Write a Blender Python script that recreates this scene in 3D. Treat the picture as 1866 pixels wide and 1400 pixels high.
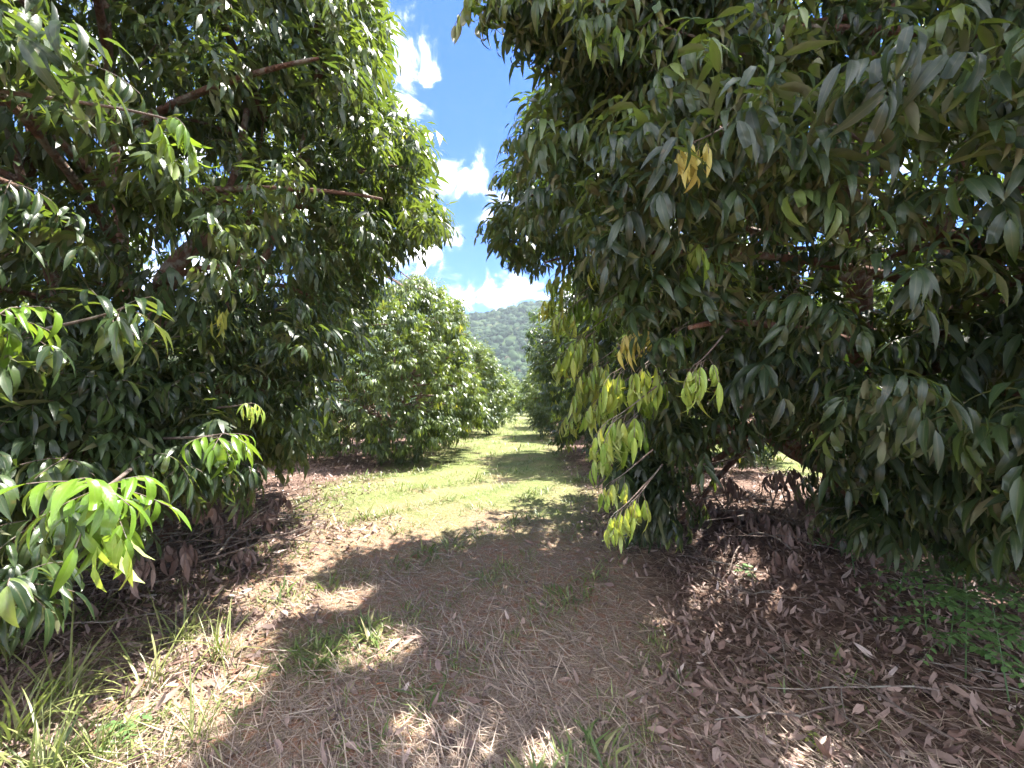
import bpy, math, random
import numpy as np
from mathutils import Vector, Matrix

for o in list(bpy.data.objects):
    bpy.data.objects.remove(o)
rng = np.random.default_rng(11)
random.seed(5)
SC = bpy.context.scene
COL = SC.collection

# ------------------------------------------------------------------ camera
F = 740.0                      # focal length in pixels of the 1866 px wide photograph
TILT = math.atan(40 / F)       # horizon sits 40 px below the middle
CAMH = 1.6
cam = bpy.data.cameras.new('camera')
cam.lens = F / 1866 * 36.0
cam.sensor_width = 36.0
cam.clip_start = 0.05
cam.clip_end = 6000
camo = bpy.data.objects.new('camera', cam)
COL.objects.link(camo)
camo.location = (0, 0, CAMH)
camo.rotation_euler = (math.pi / 2 + TILT, 0, 0)
SC.camera = camo

# ------------------------------------------------------------------ sun, sky, exposure
SUN_EL, SUN_AZ = math.radians(66), math.radians(58)     # azimuth clockwise from +Y
SUN_DIR = Vector((math.sin(SUN_AZ) * math.cos(SUN_EL), math.cos(SUN_AZ) * math.cos(SUN_EL), math.sin(SUN_EL)))
sl = bpy.data.lights.new('sun', 'SUN')
sl.energy = 2.05
sl.angle = math.radians(0.53)
sl.color = (1.0, 0.95, 0.87)
so = bpy.data.objects.new('sun', sl)
COL.objects.link(so)
so.rotation_euler = SUN_DIR.to_track_quat('Z', 'Y').to_euler()
SC.view_settings.view_transform = 'Standard'
SC.view_settings.look = 'None'
SC.view_settings.exposure = 3.58
SC.view_settings.gamma = 1.0
SC.view_settings.use_curve_mapping = False
SC.cycles.use_denoising = True
SC.cycles.max_bounces = 8
SC.cycles.diffuse_bounces = 4
SC.cycles.glossy_bounces = 2
SC.cycles.transmission_bounces = 5
SC.cycles.volume_bounces = 0
SC.cycles.transparent_max_bounces = 8
SC.cycles.sample_clamp_indirect = 6


def ray(px, py):
    cx, sy = (px - 933) / F, (700 - py) / F
    return np.array((cx, math.cos(TILT) - sy * math.sin(TILT), math.sin(TILT) + sy * math.cos(TILT)))


def at(px, py, Y):
    r = ray(px, py)
    return np.array((0, 0, CAMH)) + r * (Y / r[1])


def gnd(px, py):
    r = ray(px, py)
    t = -CAMH / r[2]
    return r[0] * t, r[1] * t


def project(P):
    P = np.asarray(P, float)
    d = P - np.array((0, 0, CAMH))
    dep = d[:, 1] * math.cos(TILT) + d[:, 2] * math.sin(TILT)
    up = -d[:, 1] * math.sin(TILT) + d[:, 2] * math.cos(TILT)
    dd = np.where(np.abs(dep) < 1e-4, 1e-4, dep)
    return 933 + F * d[:, 0] / dd, 700 - F * up / dd, dep


class NT:
    """small helper for node trees"""
    def __init__(self, tree):
        self.t = tree
        self.n = tree.nodes
        self.l = tree.links

    def new(self, kind, ins=None, **kw):
        n = self.n.new(kind)
        for k, v in kw.items():
            setattr(n, k, v)
        for k, v in (ins or {}).items():
            s = n.inputs[k]
            if hasattr(v, 'is_output'):
                self.l.new(v, s)
            else:
                s.default_value = v
        return n

    def math(self, op, a, b=0.0, clamp=False):
        n = self.new('ShaderNodeMath', {0: a, 1: b}, operation=op)
        n.use_clamp = clamp
        return n.outputs[0]

    def ramp(self, fac, stops):
        n = self.new('ShaderNodeValToRGB', {'Fac': fac})
        e = n.color_ramp.elements
        while len(e) < len(stops):
            e.new(0.5)
        for i, (p, c) in enumerate(stops):
            e[i].position = p
            e[i].color = (*c, 1) if len(c) == 3 else c
        return n.outputs[0]

    def mix(self, fac, a, b):
        n = self.new('ShaderNodeMix', data_type='RGBA')
        for s, v in ((n.inputs[0], fac), (n.inputs[6], a), (n.inputs[7], b)):
            if hasattr(v, 'is_output'):
                self.l.new(v, s)
            else:
                s.default_value = (*v, 1) if isinstance(v, tuple) and len(v) == 3 else v
        return n.outputs[2]

    def smooth(self, x, lo, hi):
        n = self.new('ShaderNodeMapRange', {'Value': x, 'From Min': lo, 'From Max': hi}, interpolation_type='SMOOTHSTEP')
        return n.outputs[0]


# world: physical sky with fair-weather cumulus
w = bpy.data.worlds.new('World')
SC.world = w
w.use_nodes = True
g = NT(w.node_tree)
g.n.clear()
sky = g.new('ShaderNodeTexSky', sky_type='NISHITA')
sky.sun_disc = False
sky.sun_elevation = SUN_EL
sky.sun_rotation = SUN_AZ
sky.altitude = 600
sky.air_density = 1.0
sky.dust_density = 0.2
sky.ozone_density = 3.0
tc = g.new('ShaderNodeTexCoord')
gen = tc.outputs['Generated']
sep = g.new('ShaderNodeSeparateXYZ', {0: gen})
n1 = g.new('ShaderNodeTexNoise', {'Vector': gen, 'Scale': 11.0, 'Detail': 10.0, 'Roughness': 0.62, 'Distortion': 0.6})
n2 = g.new('ShaderNodeTexNoise', {'Vector': gen, 'Scale': 2.6, 'Detail': 4.0, 'Roughness': 0.5})
blobs = [(712, 150, 0.085), (735, 185, 0.05), (690, 90, 0.07), (780, 150, 0.035), (812, 330, 0.06), (860, 320, 0.05),
         (925, 365, 0.065), (890, 385, 0.045), (770, 455, 0.085), (725, 470, 0.06), (815, 435, 0.045),
         (840, 540, 0.06), (890, 540, 0.055), (940, 535, 0.06), (985, 545, 0.06), (1040, 540, 0.07), (770, 545, 0.07), (650, 480, 0.12), (560, 300, 0.16),
         (1150, 330, 0.14), (1300, 500, 0.2), (420, 520, 0.2)]
acc = None
for bx, by, br in blobs:
    d = ray(bx, by)
    d = d / np.linalg.norm(d)
    vd = g.new('ShaderNodeVectorMath', {0: gen, 1: tuple(d)}, operation='DISTANCE')
    f = g.math('SUBTRACT', 1.0, g.math('DIVIDE', vd.outputs['Value'], br))
    acc = f if acc is None else g.math('MAXIMUM', acc, f)
acc = g.math('MAXIMUM', acc, -0.6)
# elsewhere: unseen cloud cover from noise, thickened to add neutral fill light
far_c = g.math('MULTIPLY', g.math('SUBTRACT', n2.outputs[0], 0.36), 5.0)
# the added cloud cover is kept out of the clear stretch above the lane
ax = ray(880, 200) / np.linalg.norm(ray(880, 200))
clear = g.new('ShaderNodeVectorMath', {0: gen, 1: tuple(ax)}, operation='DISTANCE').outputs['Value']
far_c = g.math('SUBTRACT', g.math('SUBTRACT', far_c, 0.1), g.math('MULTIPLY', g.math('SUBTRACT', 1.0, g.smooth(clear, 0.25, 0.6)), 2.0))
dens = g.math('ADD', g.math('MAXIMUM', acc, far_c), g.math('MULTIPLY', g.math('SUBTRACT', n1.outputs[0], 0.52), 4.2))
mask = g.math('POWER', g.smooth(dens, -0.05, 1.3), 2.0)
tint = g.new('ShaderNodeMix', {0: 1.0}, data_type='RGBA', blend_type='MULTIPLY')
g.l.new(sky.outputs[0], tint.inputs[6])
tint.inputs[7].default_value = (0.034, 0.098, 0.205, 1)
shade = g.ramp(n1.outputs[0], [(0.3, (2.8, 2.85, 3.0)), (0.6, (5.6, 5.45, 5.2))])
skycol = g.mix(mask, tint.outputs[2], shade)
bg = g.new('ShaderNodeBackground', {'Color': skycol, 'Strength': 0.15})
ow = g.new('ShaderNodeOutputWorld', {'Surface': bg.outputs[0]})


# ------------------------------------------------------------------ mesh helpers
def add_mesh(name, V, T, mat, parent=None, attr=None, smooth=True, loc=None):
    """V (n,3), T (m,3) triangles -> one mesh object"""
    V = np.ascontiguousarray(V, np.float32)
    T = np.ascontiguousarray(T, np.int32)
    me = bpy.data.meshes.new(name)
    me.vertices.add(len(V))
    me.vertices.foreach_set('co', V.ravel())
    me.loops.add(T.size)
    me.loops.foreach_set('vertex_index', T.ravel())
    me.polygons.add(len(T))
    me.polygons.foreach_set('loop_start', np.arange(0, T.size, 3, dtype=np.int32))
    me.polygons.foreach_set('loop_total', np.full(len(T), 3, np.int32))
    if smooth:
        me.polygons.foreach_set('use_smooth', np.ones(len(T), bool))
    if attr is not None:
        a = me.attributes.new('leaf', 'FLOAT_VECTOR', 'POINT')
        a.data.foreach_set('vector', np.ascontiguousarray(attr, np.float32).ravel())
    me.update(calc_edges=True)
    if mat is not None:
        me.materials.append(mat)
    o = bpy.data.objects.new(name, me)
    COL.objects.link(o)
    if parent is not None:
        o.parent = parent
    if loc is not None:
        o.location = loc
    return o


def empty(name, loc, label, cat, group=None):
    o = bpy.data.objects.new(name, None)
    COL.objects.link(o)
    o.location = loc
    o['label'] = label
    o['category'] = cat
    if group:
        o['group'] = group
    return o


def tube(pts, rad, k=6):
    pts = np.asarray(pts, float)
    n = len(pts)
    rad = np.broadcast_to(np.asarray(rad, float), (n,))
    tan = np.gradient(pts, axis=0)
    tan /= np.linalg.norm(tan, axis=1, keepdims=True) + 1e-9
    ref = np.array((0.31, 0.2, 0.93)) if abs(tan[0][2]) < 0.8 else np.array((1.0, 0.1, 0.05))
    a = np.cross(tan, ref)
    a /= np.linalg.norm(a, axis=1, keepdims=True) + 1e-9
    b = np.cross(tan, a)
    th = np.linspace(0, 2 * np.pi, k, endpoint=False)
    V = pts[:, None] + rad[:, None, None] * (np.cos(th)[None, :, None] * a[:, None] + np.sin(th)[None, :, None] * b[:, None])
    if k >= 8:                             # knots and fluting of old wood
        q_ = np.sin(np.arange(n)[:, None] * 1.9 + th[None] * 3) * 0.06 + np.sin(np.arange(n)[:, None] * 3.7 - th[None] * 2) * 0.05
        V = V + (V - pts[:, None]) * q_[:, :, None]
    V = V.reshape(-1, 3)
    T = []
    for i in range(n - 1):
        for j in range(k):
            p, q = i * k + j, i * k + (j + 1) % k
            T += [(p, q, q + k), (p, q + k, p + k)]
    c0 = len(V)
    V = np.vstack([V, pts[-1:] + tan[-1:] * rad[-1]])
    for j in range(k):
        T.append(((n - 1) * k + j, (n - 1) * k + (j + 1) % k, c0))
    return V, np.array(T)


def join(parts):
    Vs, Ts, off = [], [], 0
    for V, T in parts:
        Vs.append(V)
        Ts.append(T + off)
        off += len(V)
    return np.vstack(Vs), np.vstack(Ts)


def bezier(p0, p1, p2, p3, n):
    t = np.linspace(0, 1, n)[:, None]
    return (1 - t) ** 3 * p0 + 3 * (1 - t) ** 2 * t * p1 + 3 * (1 - t) * t ** 2 * p2 + t ** 3 * p3


def unit(v):
    return v / (np.linalg.norm(v, axis=-1, keepdims=True) + 1e-9)


# leaf templates: x along the leaf (length 1), y across, z up
def leaf_template(stations, width, droop, fold=0.0, wave=0.0, cols=1, petiole=0.0):
    """stations = list of t in (0,1); cols = cells on each side of the midrib (0 = no midrib vertex)"""
    ts = [0.0] + list(stations) + [1.0]
    xs, zs = [0.0], [0.0]
    for a, b in zip(ts[:-1], ts[1:]):
        th = -droop * ((a + b) / 2)
        xs.append(xs[-1] + (b - a) * math.cos(th))
        zs.append(zs[-1] + (b - a) * math.sin(th))
    V, U, T = [(0, 0, 0)], [(0, 0)], []
    across = [-1, 1] if cols == 0 else [i / cols for i in range(-cols, cols + 1)]
    rows = []
    for i, t in enumerate(stations):
        hw = width * 0.5 * (math.sin(math.pi * min(1, t ** 0.8)) ** 0.85) * (1 - 0.7 * max(0, t - 0.5))
        r = []
        for c in across:
            r.append(len(V))
            V.append((xs[i + 1], c * hw, zs[i + 1] + fold * abs(c) * hw + wave * hw * abs(c) * math.sin(t * 8 + c)))
            U.append((c, t))
        rows.append(r)
    tip = len(V)
    V.append((xs[-1], 0, zs[-1]))
    U.append((0, 1))
    for j in range(len(across) - 1):
        T.append((0, rows[0][j], rows[0][j + 1]))
        T.append((tip, rows[-1][j + 1], rows[-1][j]))
        for a, b in zip(rows[:-1], rows[1:]):
            T += [(a[j], b[j], b[j + 1]), (a[j], b[j + 1], a[j + 1])]
    T = np.array(T)
    V = np.array(V, float)
    nz = np.cross(V[T[:, 1]] - V[T[:, 0]], V[T[:, 2]] - V[T[:, 0]])[:, 2]
    T[nz < 0] = T[nz < 0][:, ::-1]
    return V, T, np.array(U, float)


LEAF_MID = [leaf_template([0.3, 0.68], 0.215, d, cols=0) for d in (0.5, 0.9, 1.4)]
LEAF_NEAR = [leaf_template([0.15, 0.38, 0.62, 0.84], 0.2, d, fold=f, cols=1, wave=wv) for d, f, wv in ((0.5, 0.4, 0.08), (1.1, 0.3, 0.1), (1.7, 0.5, 0.06), (2.2, 0.35, 0.08))]
LEAF_FAR = [leaf_template([0.48], 0.27, d, cols=0) for d in (0.6, 1.1)]
LEAF_DRY = [leaf_template([0.3, 0.68], w_, d, cols=0) for w_, d in ((0.2, -1.8), (0.3, -0.6), (0.34, 0.5), (0.24, 1.4), (0.16, 2.4))]


def spray_frames(el, down=0.45, nr=6, pairs=2, size=1.0, seed=0, spread=0.9):
    """frames of the leaflets of one shoot: (P, D, N, L) and its rachis polylines; the twig comes in along +x at elevation el"""
    r = np.random.default_rng(seed)
    t = np.array((math.cos(el), 0, math.sin(el)))
    up0 = np.array((-math.sin(el), 0, math.cos(el)))
    s0 = np.array((0, 1.0, 0))
    dn = np.array((0, 0, -1.0))
    P, D, N, L, R = [], [], [], [], []
    for k in range(nr):
        az = k * 2.4 + r.uniform(-0.4, 0.4)
        perp = math.cos(az) * s0 + math.sin(az) * up0
        f = k / max(1, nr - 1)
        o = t * (-0.16 + 0.16 * f)
        d0 = unit(t * (0.35 + 0.5 * f) + perp * spread * (1 - 0.45 * f))
        ln = r.uniform(0.13, 0.2) * (1.2 if pairs > 2 else 1.0)
        pts = [o]
        n = pairs + 1
        for i in range(n):
            d = unit(d0 + dn * (0.25 + down * 0.9 * (i + 1) / n))
            p = pts[-1] + d * ln / n
            pts.append(p)
            side = unit(np.cross(d, np.array((0.02, 0.03, 1.0))))
            for sg in ((-1, 1) if i < n - 1 else (0,)):
                fd = unit(d * (0.75 if sg else 1.0) + side * sg * r.uniform(0.5, 0.85) + dn * (down * r.uniform(0.6, 1.5)) + r.normal(0, 0.1, 3))
                up = np.array((0, 0, 1.0)) + 0.35 * perp + r.normal(0, 0.22, 3)
                nn = unit(up - fd * np.dot(up, fd))
                P.append(p)
                D.append(fd)
                N.append(nn)
                L.append(r.uniform(0.13, 0.19))
        R.append(np.array(pts) * size)
    return np.array(P) * size, np.array(D), np.array(N), np.array(L) * size, R


ELS = (-0.5, -0.15, 0.2, 0.55, 1.0)
SPRAYS = [[spray_frames(e, 0.5, nr=7, pairs=3, seed=100 * i + j) for j in range(4)] for i, e in enumerate(ELS)]
TASSEL = [spray_frames(-0.3, 1.9, nr=4, seed=900 + j, spread=0.55) for j in range(4)]


def rotz(a):
    c, s = np.cos(a), np.sin(a)
    R = np.zeros((len(a), 3, 3))
    R[:, 0, 0], R[:, 0, 1], R[:, 1, 0], R[:, 1, 1], R[:, 2, 2] = c, -s, s, c, 1
    return R


def place_sprays(pos, az, el, scale, tint, r, bank=None):
    """all leaflet frames of many shoots"""
    out = []
    n = len(pos)
    if bank is None:
        ei = np.abs(np.asarray(ELS)[None] - el[:, None]).argmin(1)
        vi = r.integers(0, 4, n)
        key = ei * 4 + vi
        flat = [s for row in SPRAYS for s in row]
    else:
        key = r.integers(0, len(bank), n)
        flat = bank
    R = rotz(az)
    tl = r.normal(0, 0.16, (n, 2))
    Tm = np.tile(np.eye(3), (n, 1, 1))
    Tm[:, 0, 2], Tm[:, 2, 0], Tm[:, 1, 2], Tm[:, 2, 1] = tl[:, 0], -tl[:, 0], tl[:, 1], -tl[:, 1]
    R = Tm @ R
    for k in range(len(flat)):
        m = np.where(key == k)[0]
        if len(m) == 0:
            continue
        P, D, N, L, _ = flat[k]
        q = len(P)
        Pw = pos[m][:, None] + scale[m][:, None, None] * np.einsum('nij,kj->nki', R[m], P)
        Dw = np.einsum('nij,kj->nki', R[m], D)
        Nw = np.einsum('nij,kj->nki', R[m], N)
        Lw = scale[m][:, None] * L[None]
        tw = tint[m][:, None] + r.normal(0, 0.12, (len(m), q)).clip(-0.3, 0.3)
        out.append((Pw.reshape(-1, 3), Dw.reshape(-1, 3), Nw.reshape(-1, 3), Lw.ravel(), tw.ravel()))
    return [np.concatenate(x) for x in zip(*out)]


def leaves_mesh(fr, templates, r):
    P, D, N, L, tint = fr
    D = unit(D)
    N = unit(N - D * (N * D).sum(1, keepdims=True))
    Y = np.cross(N, D)
    key = r.integers(0, len(templates), len(P))
    Vs, Ts, As, off = [], [], [], 0
    for k, (tv, tt, tu) in enumerate(templates):
        m = np.where(key == k)[0]
        if len(m) == 0:
            continue
        V = P[m][:, None] + L[m][:, None, None] * (tv[None, :, 0, None] * D[m][:, None] + tv[None, :, 1, None] * Y[m][:, None] + tv[None, :, 2, None] * N[m][:, None])
        T = tt[None] + (np.arange(len(m)) * len(tv))[:, None, None] + off
        A = np.empty((len(m), len(tv), 3))
        A[:, :, 0], A[:, :, 1] = tu[None, :, 0], tu[None, :, 1]
        A[:, :, 2] = tint[m][:, None]
        Vs.append(V.reshape(-1, 3))
        Ts.append(T.reshape(-1, 3))
        As.append(A.reshape(-1, 3))
        off += len(m) * len(tv)
    return np.vstack(Vs), np.vstack(Ts), np.vstack(As)


# ------------------------------------------------------------------ materials
def leaf_material(name, stops, back, trans, rough=0.4, tmix=0.28, spread=0.25):
    m = bpy.data.materials.new(name)
    m.use_nodes = True
    t = NT(m.node_tree)
    t.n.clear()
    at_ = t.new('ShaderNodeAttribute', attribute_name='leaf')
    s = t.new('ShaderNodeSeparateXYZ', {0: at_.outputs['Vector']})
    oi = t.new('ShaderNodeObjectInfo')
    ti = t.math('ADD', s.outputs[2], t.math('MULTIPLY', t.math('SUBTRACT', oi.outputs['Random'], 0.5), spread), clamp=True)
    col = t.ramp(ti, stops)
    tex = t.new('ShaderNodeTexCoord')
    nz = t.new('ShaderNodeTexNoise', {'Vector': tex.outputs['Object'], 'Scale': 30.0, 'Detail': 3.0})
    hv = t.new('ShaderNodeHueSaturation', {'Color': col, 'Value': t.math('ADD', 0.72, t.math('MULTIPLY', nz.outputs[0], 0.56))})
    nz2 = t.new('ShaderNodeTexNoise', {'Vector': tex.outputs['Object'], 'Scale': 13.0, 'Detail': 5.0, 'Roughness': 0.7})
    hv = t.new('ShaderNodeMixRGB', {0: t.math('MULTIPLY', t.smooth(nz2.outputs[0], 0.62, 0.72), 0.55), 1: hv.outputs[0], 2: (0.16, 0.11, 0.04, 1)})
    rib = t.math('MULTIPLY', t.math('SUBTRACT', 1.0, t.smooth(t.math('ABSOLUTE', s.outputs[0]), 0.03, 0.13)), 0.45)
    col = t.mix(rib, hv.outputs[0], back)
    geo = t.new('ShaderNodeNewGeometry')
    col = t.mix(geo.outputs['Backfacing'], col, back)
    ro = t.math('ADD', t.math('MULTIPLY', geo.outputs['Backfacing'], 0.25), rough)
    # side veins as fine relief
    vein = t.math('SINE', t.math('MULTIPLY', t.math('SUBTRACT', s.outputs[1], t.math('MULTIPLY', t.math('ABSOLUTE', s.outputs[0]), 0.12)), 75.0))
    bump = t.new('ShaderNodeBump', {'Strength': 0.035, 'Distance': 0.003, 'Height': vein})
    pb = t.new('ShaderNodeBsdfPrincipled', {'Base Color': col, 'Roughness': ro, 'Normal': bump.outputs[0]})
    pb.inputs['Specular IOR Level'].default_value = 0.5
    tb = t.new('ShaderNodeBsdfTranslucent', {'Color': t.mix(ti, trans[0], trans[1])})
    mx = t.new('ShaderNodeMixShader', {0: tmix, 1: pb.outputs[0], 2: tb.outputs[0]})
    t.new('ShaderNodeOutputMaterial', {'Surface': mx.outputs[0]})
    return m


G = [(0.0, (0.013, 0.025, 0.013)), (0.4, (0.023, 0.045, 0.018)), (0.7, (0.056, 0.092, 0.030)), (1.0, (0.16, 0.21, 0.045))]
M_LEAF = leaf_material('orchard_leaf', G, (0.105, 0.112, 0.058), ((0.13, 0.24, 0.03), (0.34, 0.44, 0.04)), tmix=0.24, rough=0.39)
M_YOUNG = leaf_material('young_leaf', [(0, (0.15, 0.26, 0.04)), (0.5, (0.26, 0.39, 0.075)), (1, (0.46, 0.50, 0.11))], (0.36, 0.44, 0.15),
                        ((0.40, 0.52, 0.05), (0.65, 0.55, 0.06)), rough=0.4, tmix=0.35)
M_GOLD = leaf_material('golden_leaf', [(0, (0.48, 0.48, 0.12)), (1, (0.60, 0.53, 0.18))], (0.55, 0.53, 0.22), ((0.6, 0.5, 0.06), (0.7, 0.5, 0.08)), rough=0.42, tmix=0.35)
M_DEAD = leaf_material('dead_leaf', [(0, (0.06, 0.035, 0.029)), (0.4, (0.20, 0.122, 0.098)), (0.75, (0.40, 0.285, 0.24)), (1, (0.54, 0.455, 0.41))],
                       (0.22, 0.155, 0.13), ((0.16, 0.07, 0.04), (0.25, 0.15, 0.1)), rough=0.55, tmix=0.08, spread=0.5)
M_ORANGE = leaf_material('orange_leaf', [(0, (0.42, 0.13, 0.035)), (1, (0.5, 0.24, 0.09))], (0.42, 0.2, 0.09), ((0.4, 0.12, 0.03), (0.4, 0.2, 0.05)), rough=0.5, tmix=0.12)
M_PALE = leaf_material('bleached_leaf', [(0, (0.26, 0.245, 0.24)), (1, (0.36, 0.35, 0.34))], (0.3, 0.3, 0.29), ((0.3, 0.3, 0.3), (0.3, 0.3, 0.3)), rough=0.6, tmix=0.05)
M_BLADE = leaf_material('grass_blade', [(0, (0.05, 0.095, 0.025)), (0.5, (0.12, 0.165, 0.045)), (0.75, (0.21, 0.225, 0.08)), (1, (0.34, 0.30, 0.15))],
                        (0.13, 0.18, 0.05), ((0.16, 0.28, 0.03), (0.3, 0.34, 0.06)), rough=0.45, tmix=0.22)
M_STRAW = leaf_material('dry_straw', [(0, (0.18, 0.125, 0.10)), (0.5, (0.36, 0.27, 0.21)), (1, (0.53, 0.435, 0.335))], (0.28, 0.22, 0.17),
                        ((0.2, 0.15, 0.08), (0.3, 0.22, 0.1)), rough=0.5, tmix=0.08)
M_FERN = leaf_material('weed_leaf', [(0, (0.075, 0.15, 0.05)), (0.6, (0.125, 0.225, 0.07)), (1, (0.2, 0.3, 0.1))], (0.09, 0.15, 0.06),
                       ((0.12, 0.28, 0.04), (0.2, 0.36, 0.05)), rough=0.5, tmix=0.25)


def bark_material(name, a, b, c):
    m = bpy.data.materials.new(name)
    m.use_nodes = True
    t = NT(m.node_tree)
    pb = t.n['Principled BSDF']
    tex = t.new('ShaderNodeTexCoord')
    mp = t.new('ShaderNodeMapping', {'Vector': tex.outputs['Object'], 'Scale': (1, 1, 0.35)})
    n = t.new('ShaderNodeTexNoise', {'Vector': mp.outputs[0], 'Scale': 26.0, 'Detail': 8.0, 'Roughness': 0.65})
    n2_ = t.new('ShaderNodeTexNoise', {'Vector': tex.outputs['Object'], 'Scale': 8.0, 'Detail': 6.0, 'Roughness': 0.65})
    col = t.ramp(n.outputs[0], [(0.3, a), (0.55, b), (0.75, c)])
    col = t.mix(t.smooth(n2_.outputs[0], 0.5, 0.62), col, (0.26, 0.24, 0.20))
    t.l.new(col, pb.inputs['Base Color'])
    pb.inputs['Roughness'].default_value = 0.8
    bp = t.new('ShaderNodeBump', {'Strength': 0.9, 'Distance': 0.04, 'Height': n.outputs[0]})
    t.l.new(bp.outputs[0], pb.inputs['Normal'])
    return m


M_BARK = bark_material('red_brown_bark', (0.07, 0.035, 0.024), (0.17, 0.085, 0.055), (0.27, 0.16, 0.11))
M_TWIG = bark_material('grey_brown_twig', (0.09, 0.065, 0.052), (0.19, 0.14, 0.115), (0.34, 0.28, 0.24))


# ------------------------------------------------------------------ ground
def sstep(x, a, b):
    t = np.clip((x - a) / (b - a), 0, 1)
    return t * t * (3 - 2 * t)


SLOPE = 0.045       # the lane runs a little to the right of the view


def hgt(x, y):
    x, y = np.asarray(x, float), np.asarray(y, float)
    u = x - SLOPE * y
    near = sstep(-np.abs(u), -40, -20)
    h = 0.10 * sstep(-u, 3.0, 5.0) + 0.12 * sstep(u, 1.2, 3.0)
    h = h + 0.035 * np.sin(x * 1.3 + 0.6 * y) * np.sin(y * 0.9 + 1) + 0.018 * np.sin(x * 3.1 - y * 2.2) + 0.012 * np.sin(x * 6.3 + y * 5.1 + 2)
    h = h + 0.40 * np.exp(-((x - 2.5) ** 2 / 0.8 + (y - 4.5) ** 2 / 0.8))          # heap of litter below the right-hand tree
    h = h + 0.16 * np.exp(-((x + 2.9) ** 2 / 1.0 + (y - 4.6) ** 2 / 0.9))         # brush heap on the left
    return h * near - 0.06


def axis(lo, hi, c, n, k):
    s = np.linspace(-1, 1, n)
    v = np.sinh(k * s) / math.sinh(k)
    return np.where(v < 0, c + v * (c - lo), c + v * (hi - c))


gx = axis(-1500, 1500, 0, 171, 7.2)
gy = axis(-1500, 1500, 4, 171, 7.2)
XX, YY = np.meshgrid(gx, gy)
ZZ = hgt(XX, YY)
V = np.stack([XX.ravel(), YY.ravel(), ZZ.ravel()], 1)
ii = np.arange(len(gy) * len(gx)).reshape(len(gy), len(gx))
T = np.concatenate([np.stack([ii[:-1, :-1], ii[:-1, 1:], ii[1:, 1:]], -1).reshape(-1, 3), np.stack([ii[:-1, :-1], ii[1:, 1:], ii[1:, :-1]], -1).reshape(-1, 3)])
mg = bpy.data.materials.new('orchard_soil')
mg.use_nodes = True
t = NT(mg.node_tree)
pb = t.n['Principled BSDF']
geo = t.new('ShaderNodeNewGeometry')
pos = geo.outputs['Position']
sx = t.new('ShaderNodeSeparateXYZ', {0: pos})
na = t.new('ShaderNodeTexNoise', {'Vector': pos, 'Scale': 0.9, 'Detail': 5.0, 'Roughness': 0.6})
nb = t.new('ShaderNodeTexNoise', {'Vector': pos, 'Scale': 14.0, 'Detail': 6.0, 'Roughness': 0.65})
nc = t.new('ShaderNodeTexNoise', {'Vector': pos, 'Scale': 70.0, 'Detail': 4.0, 'Roughness': 0.7})
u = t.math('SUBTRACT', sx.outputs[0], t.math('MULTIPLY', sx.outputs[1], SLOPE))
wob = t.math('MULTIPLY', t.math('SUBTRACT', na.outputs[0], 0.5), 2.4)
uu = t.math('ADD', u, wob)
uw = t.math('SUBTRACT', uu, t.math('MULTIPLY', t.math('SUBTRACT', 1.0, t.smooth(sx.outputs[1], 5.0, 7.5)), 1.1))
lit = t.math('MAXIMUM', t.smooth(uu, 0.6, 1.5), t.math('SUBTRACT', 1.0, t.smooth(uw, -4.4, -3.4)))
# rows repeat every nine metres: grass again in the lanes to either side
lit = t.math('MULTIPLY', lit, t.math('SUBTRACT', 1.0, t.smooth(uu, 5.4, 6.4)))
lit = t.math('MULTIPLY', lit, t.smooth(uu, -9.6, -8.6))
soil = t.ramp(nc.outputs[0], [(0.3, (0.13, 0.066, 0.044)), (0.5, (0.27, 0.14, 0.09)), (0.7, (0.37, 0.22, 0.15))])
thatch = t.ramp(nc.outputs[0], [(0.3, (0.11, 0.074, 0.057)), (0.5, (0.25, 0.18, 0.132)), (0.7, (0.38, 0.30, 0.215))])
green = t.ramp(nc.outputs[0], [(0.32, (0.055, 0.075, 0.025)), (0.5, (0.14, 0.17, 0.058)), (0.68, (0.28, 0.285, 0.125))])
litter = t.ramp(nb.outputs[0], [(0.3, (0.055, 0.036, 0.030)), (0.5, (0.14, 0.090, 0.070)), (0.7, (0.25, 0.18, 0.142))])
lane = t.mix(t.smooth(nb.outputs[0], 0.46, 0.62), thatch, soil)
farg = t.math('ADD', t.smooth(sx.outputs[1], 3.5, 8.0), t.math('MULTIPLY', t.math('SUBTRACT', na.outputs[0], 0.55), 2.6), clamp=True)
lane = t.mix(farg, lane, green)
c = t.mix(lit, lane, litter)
t.l.new(c, pb.inputs['Base Color'])
pb.inputs['Roughness'].default_value = 0.95
pb.inputs['Specular IOR Level'].default_value = 0.15
bp = t.new('ShaderNodeBump', {'Strength': 0.9, 'Distance': 0.03, 'Height': t.math('ADD', nb.outputs[0], t.math('MULTIPLY', nc.outputs[0], 0.5))})
t.l.new(bp.outputs[0], pb.inputs['Normal'])
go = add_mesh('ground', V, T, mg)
go['kind'] = 'structure'


# ------------------------------------------------------------------ wooded hill at the end of the lane
def hill_z(x, y):
    q = sstep(y + 0.1 * x, 270, 640)
    ridge = 146 + 5 * np.sin(x * 0.011 + 0.4) + 6 * np.sin(x * 0.031 + 1.3) - 0.04 * np.abs(x - 20)
    b = q * ridge + 5 * q * np.sin(x * 0.05 + y * 0.03) * np.sin(y * 0.045) - 0.35 * np.maximum(0, y - 660)
    return b - 2


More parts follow.
